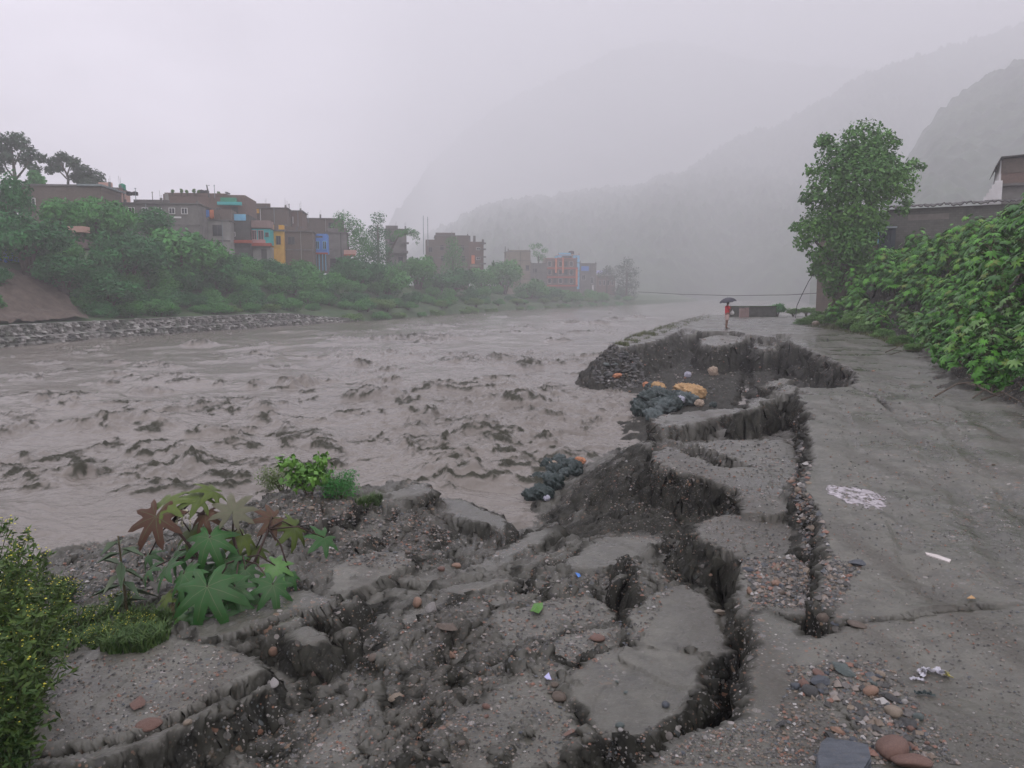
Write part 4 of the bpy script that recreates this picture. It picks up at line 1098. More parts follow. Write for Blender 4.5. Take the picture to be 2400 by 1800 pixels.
h = House("low brick house with a lilac roof sheet at the river bend", 1398, 1441, 646, 700, 15, H_brick2, 6, .1, None, 4)
h.part("roof", H_lilac, 1399, 1424, 634, 641, -.6, 4)
for u in (1404, 1414, 1424, 1433):
    h.win(u, u + 4, 657, 668, H_white, bars=0)
h = House("blue sheeted shed in the bushes at the left edge", -16, 11, 580, 592, 11, H_blue, 3, .1, H_tin, 2.5, "shed", "shed")
h.win(-10, 2, 583, 590, H_dark)
for u, v, w_, hh, m_, lb in ((318, 459, 1.5, 18, H_tin, "thin pole on the roof behind the black water tanks"), (358, 476, 2.2, 26, H_lgrey, "pale post on the grey terrace house roof"), (490, 452, 3.5, 18, H_dark, "leaning dark solar heater frame on the big brick house"), (503, 454, 1.5, 20, H_tin, "thin aerial on the big brick house"), (678, 500, 2.2, 22, H_black, "dark chimney pipe on the tall narrow brick house"), (993, 590, 1.5, 82, H_tin, "tallest bare mast beside the large brick block"), (1003, 570, 1.5, 60, H_tin, "second bare mast beside the large brick block"), (1184, 600, 2.0, 22, H_dark, "pole beside the low tan house"), (722, 514, 1.3, 16, H_tin, "thin aerial over the brown flat roofed house")):
    x, y = bank_point(u, 22); p = PD(u, v, y); sc = y / F
    o = thing("pole", lb, "pole", p)
    MB().tube([(0, 0, -.6), (.0 if "leaning" not in lb else -.3, 0, hh * sc)], [w_ * sc * .6, w_ * sc * .4], 6).build("mast", m_, o)
    MB().box(-.12, .12, -.03, .03, hh * sc * .9, hh * sc * .9 + .05).build("bracket", m_, o)
for i, (u, v) in enumerate(((404, 452), (425, 452), (438, 453), (455, 452), (465, 453), (512, 458), (560, 478))):
    x, y = bank_point(u, 27)
    bush_at(PD(u, v - 3, y), .32, .6, 4 + i % 2, "small potted plant on the roof of the big brick house", "plants on the flat roof", "plant", "roof_plant", i)
x, y = bank_point(1140, 10)
tag(MB().box(-1.2, 1.2, 0, 1.5, -.6, .25).build("roof_sheet", H_white), "white sheet roof among the bushes below the large brick block", "roof sheet").location = PD(1116, 648, y)
x, y = bank_point(170, 11)
tag(MB().box(-.75, .75, 0, 1.2, -.35, .2).build("roof_sheet", H_salmon), "salmon and white canopy poking out of the left bushes", "roof sheet").location = PD(176, 535, y)

# ---- bushes and trees of the far bank
G_B = "bushes covering the far bank"
BIG = [  # u, v, half width px, half height px, metres behind the waterline, kind, label
    (60, 560, 95, 95, 9, 0, "big dark bush at the left edge above the bare earth slope"), (20, 480, 60, 70, 14, 6, "tall dark bush at the left edge below the tall tree"),
    (150, 520, 70, 70, 13, 2, "green bush below the long brick building"), (235, 530, 85, 85, 12, 2, "large round bush below the salmon house"),
    (300, 600, 90, 90, 8, 0, "dark bush left of the biggest round bush"), (420, 610, 110, 95, 9, 2, "biggest round bush below the laundry balcony"),
    (350, 530, 60, 45, 14, 1, "dark bush in front of the grey terrace house"), (495, 640, 75, 70, 8, 0, "dark bush below the red slab"),
    (580, 640, 50, 45, 9, 2, "bush in front of the turquoise house lower floor"), (640, 640, 45, 50, 9.5, 0, "bush below the bright yellow house"),
    (700, 665, 60, 45, 8, 3, "sprawling bush below the wide brown house"), (770, 670, 55, 40, 8, 2, "bush below the narrow blue bay"),
    (150, 640, 80, 60, 6.5, 0, "dark bush just above the bare earth slope"), (250, 690, 85, 50, 4.5, 0, "dark bush behind the middle of the stone wall"),
    (840, 640, 60, 60, 9, 0, "dark bush at the foot of the columnar tree"), (910, 660, 60, 55, 8, 3, "bush below the tall grey house"), (980, 640, 60, 50, 11, 2, "bush in front of the left wing of the large brick block"),
    (1060, 660, 60, 45, 9, 0, "bush below the large brick block"), (1180, 650, 60, 52, 12, 2, "domed bush in front of the low tan house"), (1130, 660, 45, 40, 10, 2, "small bush right of the large brick block"),
    (1240, 680, 50, 35, 8, 3, "bush below the grey house near the red framed building"), (1330, 700, 50, 25, 5, 2, "bush below the red framed building"), (1290, 690, 40, 25, 6, 0, "dark bush left of the red framed building foot"), (1400, 700, 40, 22, 5, 2, "bush below the brick house at the bend"),
]
for u, v, rx_, rz_, s_, kd, lb in BIG:
    bush_px(u, v, rx_, rz_, s_, kd, lb, None)
rs = random.Random(5)
fills = []
for s_, v_off, n_ in ((1.0, 4, 46), (2.2, 4, 34), (3.4, 10, 30), (5.5, 18, 30), (8, 26, 26), (11, 34, 20)):
    for i in range(n_):
        fills.append((-30 + (i + rs.random()) * 1510 / n_, s_))
for i, (u, s_) in enumerate(fills):
    x, y = bank_point(u, s_)
    if 0 < u < 200 and s_ < 9:
        continue
    if u < 800 and s_ < 3:
        continue
    r = rs.uniform(.9, 1.6) * (1 + s_ * .07)
    low = s_ < 4
    kd = rs.choice((4, 5, 3, 2)) if low and u > 480 else rs.choice((0, 1, 2, 3, 2))
    tone = {0: "dark", 1: "dark", 2: "mid green", 3: "mid green", 4: "fresh green", 5: "fresh green"}[kd]
    place = "on the low bank beside the water" if low else ("halfway up the far bank" if s_ < 8 else "high on the far bank in front of the houses")
    bush_at((x, y, far_z(x, y) + r * .35), r * 1.15, r * (.75 if low else .95), kd, tone + " bush " + place, G_B, seed=i)

def tree(label, u, v_top, v_base, s_, blobs, n, leaf, mat, trunk_px, group=None, name="tree", cat="tree", D=None, seed=1, limbs=(), **kw):
    """blobs and limbs in photo pixels; built at distance D"""
    if D is None:
        _, D = bank_point(u, s_)
    base = PD(u, v_base, D); sc = D / F
    o = thing(name, label, cat, base, 0, group)
    rr_ = np.random.RandomState(seed)
    L = [((b[0] - u) * sc, rr_.uniform(-.6, .6) * b[2] * sc, (v_base - b[1]) * sc, b[2] * sc, (b[3] if len(b) > 3 else b[2] * .85) * sc) for b in blobs]
    link("crown", crown_mesh("crown", L, n, leaf, seed, mat, **kw), o)
    t = MB()
    for pts, r0, r1 in [(trunk_px, None, None)] + list(limbs):
        pp = [((q[0] - u) * sc, 0 if i == 0 else rr_.uniform(-.4, .4), (v_base - q[1]) * sc) for i, q in enumerate(pts)]
        ra_ = [q[2] * sc for q in pts]
        t.tube(pp, ra_, 8)
    t.build("trunk", bark, o, True)
    return o

T = [[(40, 445, 5), (42, 400, 3.5), (38, 350, 2)]]
tree("tall spreading tree at the far left skyline", 40, 312, 452, 40, [(20, 340, 28), (50, 335, 24), (5, 365, 30), (75, 365, 22), (95, 372, 14), (60, 380, 18), (-20, 350, 35), (30, 375, 18), (8, 400, 14), (85, 400, 15)], 2600, .62, m_tree_grey,
     [(40, 470, 5), (42, 420, 4), (36, 360, 2)], seed=3, limbs=[([(41, 420, 2.5), (62, 395, 1.8), (80, 370, 1)], 0, 0), ([(41, 425, 2.5), (20, 400, 1.8), (5, 370, 1)], 0, 0), ([(38, 390, 2), (60, 360, 1.4), (70, 345, .8)], 0, 0)])
tree("thin crowned tree with a visible forked trunk, second from the left on the skyline", 155, 362, 440, 40, [(125, 382, 15), (150, 372, 16), (170, 382, 16), (140, 395, 12), (118, 400, 12), (180, 395, 10)], 1100, .6, m_tree_grey,
     [(158, 450, 3.2), (158, 415, 2.6), (150, 385, 1.2)], seed=4, limbs=[([(158, 415, 2), (168, 395, 1.4), (172, 380, .8)], 0, 0), ([(158, 420, 2), (138, 400, 1.2), (125, 388, .7)], 0, 0)])
tree("rounded tree behind the right end of the long brick building", 210, 387, 450, 38, [(200, 405, 20), (222, 415, 20), (185, 418, 16), (236, 432, 12), (205, 430, 20)], 1500, .55, m_tree_grey, [(210, 455, 3), (210, 420, 2)], seed=5)
tree("small pale tree at the foot of the tall spreading tree", 85, 395, 455, 36, [(78, 412, 14), (95, 425, 16), (70, 432, 14), (105, 435, 10)], 900, .5, m_bush_mid, [(85, 460, 2.5), (85, 425, 1.5)], seed=6)
tree("airy tree beside the roof of the brown flat roofed house", 815, 500, 650, 14, [(812, 520, 26), (835, 535, 24), (795, 545, 24), (820, 560, 32), (845, 580, 30), (800, 590, 30), (850, 555, 20)], 3000, .42, m_bush_mid, [(822, 660, 4), (820, 600, 3), (815, 540, 1.5)], seed=7)
tree("tall narrow columnar tree right of the airy tree", 888, 498, 660, 13, [(888, 515, 17, 18), (880, 545, 24), (897, 550, 22), (868, 575, 28), (895, 590, 30), (870, 610, 32), (900, 630, 34), (855, 600, 20)], 4200, .42, m_bush_dark, [(888, 670, 4), (888, 600, 3), (888, 530, 1.5)], seed=8)
tree("leaning tree with a hanging bunch of leaves in front of the tall grey house", 935, 535, 650, 13, [(940, 550, 16, 9), (958, 546, 16, 9), (974, 552, 12, 12), (980, 566, 6, 12), (925, 560, 10, 9)], 900, .38, m_bush_mid, [(908, 660, 3.5), (912, 600, 3), (935, 556, 2), (965, 548, 1)], seed=9)
tree("light tree crown reaching over the large brick block front", 1062, 552, 660, 13, [(1060, 568, 16), (1068, 590, 22), (1055, 605, 20), (1072, 620, 24), (1050, 635, 24)], 2200, .42, m_bush_mid, [(1062, 665, 3), (1062, 600, 2)], seed=10)
tree("small ragged tree above the low tan house", 1260, 566, 640, 16, [(1248, 580, 9), (1262, 578, 9), (1276, 588, 9), (1256, 595, 10), (1268, 605, 12)], 700, .5, m_bush_mid, [(1262, 645, 2.2), (1262, 600, 1.4)], seed=11)
tree("dense bushy tree at the river bend, last on the far bank", 1468, 600, 712, 5, [(1468, 618, 16), (1455, 635, 18), (1480, 640, 18), (1462, 662, 24), (1482, 668, 16), (1450, 685, 20), (1478, 692, 20)], 2400, .7, m_tree_grey, [(1468, 715, 3.5), (1468, 640, 2)], seed=12)
tree("faint round tree between the blue walled house and the bend tree", 1420, 620, 700, 12, [(1425, 635, 14), (1410, 645, 12), (1435, 650, 14)], 900, .6, m_tree_grey, [(1422, 705, 2.5), (1422, 650, 1.5)], seed=13)

# bare landslip under the left bushes
lx, ly = [], []
slip, nt, bs = new_mat("raw_earth")
nt.links.new(mixc(nt, ramp(nt, noise_tex(nt, 1.2, 6, .7), .35, .65), (.060, .044, .034), (.120, .094, .072)), bs.inputs["Base Color"]); bs.inputs["Roughness"].default_value = .95
S = np.linspace(2.2, 9.5, 26); U = np.linspace(-60, 205, 60)
V = []
for j, s_ in enumerate(S):
    for u in U:
        uu = u * (1 - .45 * (j / 25)) if u > 0 else u
        x, y = bank_point(uu, s_)
        V.append((x, y, far_z(x, y) + .35 + .4 * math.sin(j / 25 * math.pi)))
V = np.array(V); V[:, 2] += fbm(V[:, 0] * .8, V[:, 1] * .8, 330, 4) * .25
tag(link("landslide", np_mesh("landslide", V, grid_faces(len(S), len(U)), [slip], True)), "bare brown landslip of earth and rubble on the left bank", "landslide", kind="structure")
# ================================================================== RIGHT SIDE: tree, buildings, thicket, wall, person
def px(u, v, d):
    return PD(u, v, d)

# ---- the big leafy tree
m_big = leaf_mat("broad_tree_leaves", (.034, .120, .024), (.125, .290, .050), .5, .3)
tb = [(1990, 345, 50), (1945, 385, 50), (2040, 385, 52), (1985, 425, 80), (1925, 450, 55), (2058, 440, 58), (1985, 500, 75), (1925, 520, 52), (1895, 545, 36), (1878, 570, 24), (1965, 575, 58), (2030, 520, 50), (1908, 600, 28), (1935, 640, 36),
      (1950, 678, 26), (1915, 632, 22), (2088, 410, 30), (2125, 392, 15), (2142, 400, 12), (2100, 500, 16), (2110, 480, 14), (1860, 535, 14), (1888, 410, 18), (1885, 470, 20), (2060, 335, 24), (1920, 340, 20), (2010, 620, 40), (2075, 350, 16), (1900, 350, 12), (1990, 560, 60)]
big = tree("big leafy tree with a leaning brown trunk between the river and the block wall", 1975, 312, 720, 0, tb, 19000, .26, m_big,
     [(1962, 735, 17), (1968, 690, 16), (1978, 640, 15), (1990, 560, 11), (1988, 470, 7), (1985, 380, 3)], D=50, seed=21, shape=1.5, flat=.6,
     limbs=[([(1988, 560, 7), (1940, 510, 5), (1915, 460, 2)], 0, 0), ([(1990, 530, 7), (2035, 470, 5), (2062, 420, 2)], 0, 0), ([(1972, 660, 6), (1935, 600, 4), (1890, 555, 2)], 0, 0), ([(2050, 450, 3), (2100, 410, 2), (2140, 396, 1)], 0, 0)])
# ---- buildings beyond the thicket
blockm = brick("grey_block", (.138, .134, .118), (.110, .107, .094), (.075, .073, .065), 1.6)
h = House("long grey concrete block building with a ragged corrugated roof edge", 2094, 2360, 484, 600, 0, blockm, 8, -.50, None, 4, "building", "building", D=54)
# corrugated sheet roof, uneven edge
V = []; Fq = []; nx = 90
for i in range(nx + 1):
    x = -h.w / 2 - .25 + (h.w + .5) * i / nx
    k = .05 * math.sin(i * 1.5) + .05 * math.sin(i * .37) + (.07 if (i * 7 % 13) < 3 else 0)
    zz_ = h.h + .12 + .10 * (i / nx)
    for (yy_, dz) in ((-.45, -.06), (-.2, 0), (6.3, .75)):
        V.append((x, yy_ + (.08 * math.sin(i * .9) if yy_ < 0 else 0), zz_ + dz + k * (1 if yy_ < 1 else .3)))
for i in range(nx):
    for j in range(2):
        q = i * 3 + j; Fq.append((q, q + 3, q + 4, q + 1))
tin_dark = mottled("rusty_dark_tin", (.028, .028, .026), (.07, .062, .055), 2, .6)
o = link("roof", np_mesh("roof", np.array(V), np.array(Fq), [tin_dark], True), h.root); o.modifiers.new("thickness", 'SOLIDIFY').thickness = .05
h.part("plaster_patch", mottled("old_plaster", (.17, .155, .135), (.22, .20, .18), 3, .9), 2140, 2225, 499, 513, -.02, .05)
x0, z1 = h.xz(2094, 484)
MB().box(x0 - .02, x0 + .16, -.05, .1, -4, h.h).build("corner_post", H_slab, h.root)
h = House("brick upper storey with a dark sloping roof at the right edge", 2362, 2520, 366, 430, 0, H_brick2, 8, -.50, None, 0, "house", "house", D=58)
xw = -h.w / 2
MB().box(xw - .12, xw - .004, -.03, 6, -.2, h.h - .1).build("corner", H_white, h.root)
MB().box(xw - .03, h.w / 2, -.06, -.004, .9, h.h * .99).build("upper_wall", H_brick, h.root)
ro = MB(); ro.v = [(xw - .45, -.5, h.h - .62), (xw - .1, -.5, h.h + .12), (h.w / 2 + .5, -.5, h.h + .3), (h.w / 2 + .5, 6.5, h.h + .3), (xw - .1, 6.5, h.h + .12), (xw - .45, 6.5, h.h - .62)]
ro.v += [(a, b_, c_ - .09) for a, b_, c_ in ro.v]
ro.f = [(0, 1, 4, 5), (1, 2, 3, 4), (6, 11, 10, 7), (7, 10, 9, 8), (0, 6, 7, 1), (1, 7, 8, 2), (5, 4, 10, 11), (4, 3, 9, 10), (2, 8, 9, 3), (0, 5, 11, 6)]
ro.build("roof", tin_dark, h.root)
h.part("ledge", H_slab, 2355, 2530, 428, 434, -.8, 6)
h.part("lower_wall", H_grey, 2350, 2530, 434, 520, -.5, 6)
st_ = MB()
for i in range(6):
    u0 = 2318 + i * 5
    a, z0_ = h.xz(u0, 470); b_, z1_ = h.xz(u0 + 45, 466 - i * 9)
    st_.box(a, a + .5, -.9 - i * .004, -.55, z0_ - 2, z1_)
st_.build("stair_parapet", H_white, h.root)
o = thing("pole", "short dark pole standing on the stair parapet at the right", "pole", px(2330, 424, 57))
MB().tube([(0, 0, -.2), (.03, 0, .35), (.06, 0, .62)], [.025, .022, .02]).build("mast", H_black, o)
MB().lathe([(.02, .58), (.055, .62), (.05, .72), (.01, .75)], .06, 0, 8).build("cap", H_black, o)
# shed between tree and block building; navy colour stands for its dark open inside
navy = mottled("navy_dark_inside", (.012, .022, .032), (.022, .035, .045), 2, .45)
h = House("small shed, dark inside painted navy, with a pale corner post beside the block building", 2056, 2096, 535, 600, 0, navy, 2, 0, None, 3, "shed", "shed", D=55)
h.part("post", H_lblue, 2051, 2056.5, 541, 572, -.12, .0); h.part("roof", H_tin, 2053, 2098, 531, 535, -.3, 2.2)
for u in (2064, 2072, 2080, 2088):
    h.part("rib", navy, u, u + 1.2, 536, 600, -.05, .01)
h = House("small dark brick hut behind the big leafy tree", 1958, 2050, 513, 640, 0, H_brick, 4, -.1, tin_dark, 4, "hut", "hut", D=53)
h.win(2020, 2036, 560, 584, H_dark)
bush_at(px(2075, 522, 57.5), 1.1, .7, 4, "pale bush top showing over the navy shed roof", None, seed=3)

# ---- castor plant thicket on the embankment
VE = []
def leaf_geo(Rl, seed, nl=8, droop=.25, hw=14.5):
    rs = random.Random(seed)
    V = [(0, 0, 0)]; Fq = []; VE.clear(); VE.append(1.0)
    angs = [-150 + 300 * i / (nl - 1) for i in range(nl)]
    sin_idx = []
    bounds = [angs[0] - 18] + [(angs[i] + angs[i + 1]) / 2 for i in range(nl - 1)] + [angs[-1] + 18]
    def pt(a, r, dz=0):
        a = math.radians(a + 90)
        rr_ = r * Rl
        V.append((math.cos(a) * rr_, math.sin(a) * rr_, -droop * Rl * r * r + dz * Rl)); VE.append(1.0 if dz > 0 else 0.0); return len(V) - 1
    for i, b_ in enumerate(bounds):
        sin_idx.append(pt(b_, .40 if 0 < i < nl else .16, -.015))
    for i, a in enumerate(angs):
        L = (1 - .32 * (abs(a) / 150) ** 1.5) * rs.uniform(.92, 1.05)
        m1 = pt(a, L * .36, .030); m2 = pt(a, L * .70, .026)
        l1 = pt(a - hw, L * .60, -.01); r1 = pt(a + hw, L * .60, -.01)
        l2 = pt(a - hw * .62, L * .80, -.01); r2 = pt(a + hw * .62, L * .80, -.01)
        t = pt(a + rs.uniform(-3, 3), L, -.03)
        s0, s1 = sin_idx[i], sin_idx[i + 1]
        Fq += [(0, s0, m1), (s0, l1, m1), (l1, m2, m1), (l1, l2, m2), (l2, t, m2), (t, r2, m2), (r2, r1, m2), (r1, m1, m2), (r1, s1, m1), (s1, 0, m1)]
    return np.array(V), np.array(Fq)

def orient(nrm_, up, roll=0):
    z = Vector(nrm_).normalized(); y = Vector(up); y = (y - z * y.dot(z)).normalized(); x = y.cross(z)
    m = Matrix((x, y, z)).transposed()
    return np.array(m @ Matrix.Rotation(roll, 3, 'Z'))

m_castor = leaf_mat("castor_leaves", (.008, .066, .006), (.088, .300, .014), .42, .32, (.16, .19, .035))
m_castor_y = leaf_mat("young_castor_leaves", (.055, .15, .022), (.12, .25, .042), .4, .5)
m_petiole = mottled("reddish_stalk", (.07, .05, .03), (.10, .09, .04), 8, .6)

def castor_proto(seed, hgt, nleaf, mat):
    rs = random.Random(seed)
    Vs = []; Fs = []; ts = []; nv = 0
    sm = MB()
    top = Vector((rs.uniform(-.12, .12), rs.uniform(-.12, .12), hgt * .85))
    sm.tube([(0, 0, -.4), top * .5 + Vector((.04, 0, 0)), top], [.025, .018, .01], 6)
    for i in range(nleaf):
        t = .25 + .75 * (i + rs.random()) / nleaf
        p0 = top * t
        a = i * 2.4 + rs.uniform(-.4, .4); el = rs.uniform(-.1, .9) * (.5 + t * .6)
        ln = rs.uniform(.28, .62) * (1.15 - .45 * t) * (hgt / 1.2) ** .5
        d = Vector((math.cos(a) * math.cos(el), math.sin(a) * math.cos(el), math.sin(el)))
        p1 = p0 + d * ln
        sm.tube([p0, p0 + d * ln * .5 + Vector((0, 0, .03)), p1], [.007, .006, .005], 4)
        nrm_ = Vector((d.x * .75, d.y * .75, .75)) + Vector((rs.uniform(-.3, .3), rs.uniform(-.3, .3), 0))
        Rl = rs.uniform(.11, .215) * (.85 + .3 * (t < .8))
        V, F_ = leaf_geo(Rl, seed * 100 + i, rs.choice((7, 8, 8, 9)), rs.uniform(.1, .45))
        V = V @ orient(nrm_, Vector((d.x, d.y, -.6)), rs.uniform(-.4, .4)).T + np.array(p1)
        Vs.append(V); Fs.append(F_ + nv); nv += len(V); ts.append(np.full(len(V), rs.random()))
    fo = np_mesh("foliage", np.concatenate(Vs), np.concatenate(Fs), [mat], True, attrs={"tint": np.concatenate(ts)})
    o = sm.build("stem", m_petiole); sme = o.data; bpy.data.objects.remove(o)
    return fo, sme
CP = [castor_proto(31, 1.35, 60, m_castor), castor_proto(32, 1.15, 62, m_castor), castor_proto(33, 1.45, 62, m_castor), castor_proto(34, 1.25, 64, m_castor), castor_proto(35, .8, 30, m_castor_y)]
toe_np = np.array(TOE)
rs = random.Random(9)
pts = []
yy_ = 8.5
tries = 0
while tries < 30000 and len(pts) < 290:
    tries += 1
    y = 8.5 * (50 / 8.5) ** rs.random(); t = rs.random()
    # position across the slope
    x = y * rs.uniform(.34, .74)
    d = float(poly_sd(np.array([x]), np.array([y]), TOE)[0])
    if d > -.4 or d < -5.2: continue
    if x / y > .74: continue
    mind = .68 + y * .007
    if any((x - a) ** 2 + (y - b_) ** 2 < mind * mind for a, b_, _ in pts): continue
    pts.append((x, y, d))
for u, v in ((2137, 700), (2105, 694), (2160, 690), (2085, 690), (2125, 680), (2150, 715), (2060, 690), (2180, 720)):
    p = hitground(u, v); pts.append((p.x, p.y, -2.5))
G_C = "castor plants of the thicket on the right embankment"
for i, (x, y, d) in enumerate(pts):
    low = d > -1.6; high = d < -3.8
    k = 4 if (low and rs.random() < .4) else rs.randrange(4)
    s_ = rs.uniform(.9, 1.2) * (.75 if low else 1.0) * (1 + .008 * max(0, y - 16))
    fo, sme = CP[k]
    place = "at the foot of the embankment" if low else ("on top of the embankment" if high else "on the face of the embankment")
    dist = "at its near end" if y < 16 else ("at mid length" if y < 28 else "at its far end")
    o = thing("castor_plant", ("young pale" if k == 4 else "leafy dark") + " castor plant " + place + " " + dist, "castor plant", (x, y, gz(x, y)), rs.uniform(0, 6.28), G_C)
    o.scale = (s_, s_, s_ * rs.uniform(.9, 1.1)); o.rotation_euler[1] = rs.uniform(-.12, .0) * 1.5
    link("foliage", fo, o); link("stem", sme, o)
gc = []
q_ = np.random.RandomState(5)
while len(gc) < 900:
    y = 8 * (52 / 8) ** q_.rand(); x = y * q_.uniform(.34, .78)
    d = float(poly_sd(np.array([x]), np.array([y]), TOE)[0])
    if -6.5 < d < -.35: gc.append((x, y, gz(x, y) + .16, .5, .24))
gcm = crown_mesh("ground_cover", gc, 26000, .16, 91, leaf_mat("creeper_leaves", (.010, .075, .006), (.065, .23, .014), .5, .25), shape=1.5, flat=.9)
tag(link("ground_cover", gcm), "low green creepers covering the embankment between the castor plants", "ground cover", kind="stuff")
# undergrowth at the foot of the thicket
for i, (u, v, r) in enumerate([(1905, 742, 26), (1930, 735, 30), (1955, 728, 34), (1880, 750, 16), (1985, 748, 30), (2030, 758, 30), (2075, 772, 28), (2110, 790, 26), (2140, 806, 26), (2010, 735, 34), (2050, 745, 34)]):
    p = hitground(u, v + r * .7); sc = p.y / F
    bush_at((p.x, p.y, p.z + r * sc * .3), r * sc * 1.2, r * sc * .9, 4 + i % 2, "low fresh green bush at the road edge where the thicket begins", "low bushes at the road edge under the thicket", seed=i + 50)

# ---- beyond the person: low wall, stub, verge bush
wallm = mottled("mossy_dark_concrete", (.055, .06, .05), (.10, .10, .09), 3, .9, .3)
mossm = mottled("moss", (.03, .06, .02), (.06, .10, .035), 6, .95)
p0 = px(1706, 743, 70)
o = thing("low_wall", "low dark concrete parapet with a mossy top behind the person", "wall", p0)
w_ = 112 / F * 70; hh = PD(1760, 719, 70).z - p0.z
MB().box(0, w_, 0, .6, -1, hh).build("wall", wallm, o); MB().box(-.04, w_ + .04, -.05, .65, hh, hh + .07).build("coping", mossm, o)
o = thing("stone_stub", "short pinkish concrete stub in front of the low parapet", "stub", px(1739, 743, 68))
b = MB(); b.box(-.22, .22, -.2, .2, -.5, .75); b.box(.24, .55, -.18, .2, -.5, .82); b.build("block", mottled("dull_pink_concrete", (.24, .165, .15), (.32, .23, .21), 3, .9), o); MB().box(-.25, .58, -.22, .22, .83, .90).build("cap", H_slab, o)
for i, (u, v, r, kd, lb) in enumerate([(1822, 716, 24, 3, "round green bush at the right end of the low parapet"), (1800, 728, 14, 4, "small bush growing in front of the low parapet"), (1765, 735, 14, 4, "weeds at the foot of the low parapet beside the pink stub"), (1860, 722, 16, 5, "left bush of the grassy verge beyond the low parapet"), (1890, 720, 16, 5, "middle bush of the grassy verge beyond the low parapet"), (1915, 722, 18, 5, "right bush of the grassy verge beyond the low parapet")]):
    p = px(u, v, 71); sc = 71 / F; p.z -= .35
    bush_at(p, r * sc * 1.15, r * sc * .8, kd, lb, None, seed=i + 80)
cable = [px(1495, 684, 150), px(1600, 690, 135), px(1720, 693, 120), px(1850, 691, 105), px(1935, 686, 95)]
tag(MB().tube(cable, .05, 5).build("river_cable", H_dark), "thin dark cable slung low across the river behind the person", "cable")
wire = [px(1908, 640, 50), px(1895, 660, 50.5), px(1880, 690, 51), px(1868, 716, 52), px(1864, 745, 53)]
tag(MB().tube(wire, .022, 5).build("slack_wire", H_black), "slack dark wire hanging from the big leafy tree to the verge", "wire")

# ---- person with an umbrella
def skinned(name, nodes, edges, mat, parent=None, sub=2, root=0):
    me = bpy.data.meshes.new(name); me.from_pydata([n_[:3] for n_ in nodes], edges, []); me.update()
    o = link(name, me, parent)
    bpy.context.view_layer.objects.active = o
    m = o.modifiers.new("skin", 'SKIN'); m.use_smooth_shade = True
    for i, n_ in enumerate(nodes):
        r = n_[3]; me.skin_vertices[0].data[i].radius = (r, n_[4] if len(n_) > 4 else r)
    me.skin_vertices[0].data[root].use_root = True
    o.modifiers.new("sub", 'SUBSURF').levels = sub; o.modifiers["sub"].render_levels = sub
    me.materials.append(mat)
    return o
skin = mottled("brown_skin", (.16, .085, .055), (.20, .11, .075), 6, .55)
redc = mottled("red_cloth", (.60, .025, .04), (.70, .045, .06), 5, .85)
palec = mottled("pale_pink_cloth", (.50, .36, .33), (.60, .46, .42), 5, .85)
hairm = mottled("black_hair", (.008, .007, .006), (.02, .018, .016), 20, .5)
pp = hitground(1703, 770)
per = thing("person", "person in a red shirt and pale shorts standing at the edge of the collapsed road", "person", pp, R(10))
N = [(0, 0, .88, .115, .095), (0, 0, 1.02, .11, .085), (.0, 0, 1.18, .125, .09), (0, 0, 1.30, .10, .08), (.01, 0, 1.38, .05), (.02, 0, 1.45, .065), (.03, 0, 1.52, .088, .078), (.03, 0, 1.59, .06),
     (0, .085, .80, .085), (.02, .095, .46, .055), (-.01, .10, .09, .036), (.05, .105, .035, .035), (.14, .11, .025, .026),
     (0, -.085, .80, .085), (-.02, -.095, .46, .055), (-.05, -.10, .09, .036), (.01, -.105, .035, .035), (.10, -.11, .025, .026),
     (0, .165, 1.30, .05), (.05, .20, 1.06, .038), (.24, .14, 1.04, .028), (.31, .11, 1.05, .026),
     (0, -.165, 1.30, .05), (.08, -.20, 1.08, .038), (.20, -.10, 1.24, .028), (.22, -.07, 1.31, .026)]
E_ = [(0, 1), (1, 2), (2, 3), (3, 4), (4, 5), (5, 6), (6, 7), (0, 8), (8, 9), (9, 10), (10, 11), (11, 12), (0, 13), (13, 14), (14, 15), (15, 16), (16, 17), (3, 18), (18, 19), (19, 20), (20, 21), (3, 22), (22, 23), (23, 24), (24, 25)]
def fingers(base, fw, side, up):
    """five curled finger chains rooted in the palm"""
    for i in range(5):
        s_ = (i - 1.5) * .017 if i < 4 else -.035
        L = (.03, .034, .032, .025)[i] if i < 4 else .022
        b0 = len(N)
        p = Vector(N[base][:3]) + Vector(side) * s_
        f_ = Vector(fw) if i < 4 else (Vector(fw) * .5 - Vector(side)).normalized()
        p1 = p + f_ * L; p2 = p1 + (f_ * .6 + Vector(up)).normalized() * L * .8
        N.append((*p1, .0085)); N.append((*p2, .0075)); E_.append((base, b0)); E_.append((b0, b0 + 1))
fingers(21, (1, 0, 0), (0, 0, 1), (0, -1, 0)); fingers(25, (1, .2, 0), (0, 0, 1), (0, 1, 0))
skinned("body", N, E_, skin, per)
skinned("shirt", [(0, 0, .84, .15, .125), (0, 0, 1.0, .135, .115), (0, 0, 1.18, .145, .115), (0, 0, 1.31, .115, .095), (0, 0, 1.37, .062), (0, .17, 1.30, .068), (.035, .20, 1.12, .058), (0, -.17, 1.30, .068), (.055, -.20, 1.13, .058)],
        [(0, 1), (1, 2), (2, 3), (3, 4), (3, 5), (5, 6), (3, 7), (7, 8)], redc, per)
skinned("shorts", [(0, 0, .90, .13, .11), (0, .088, .78, .105), (.015, .098, .47, .085), (0, -.088, .78, .105), (-.015, -.098, .47, .085)], [(0, 1), (1, 2), (0, 3), (3, 4)], palec, per)
hb = MB().lathe([(.085, 1.50), (.098, 1.54), (.094, 1.60), (.07, 1.64), (.02, 1.66)], .012, 0, 14).build("hair", hairm, per, True)
fc = MB()
fc.tube([(.112, 0, 1.545), (.132, 0, 1.52), (.118, 0, 1.51)], [.008, .014, .01], 6)
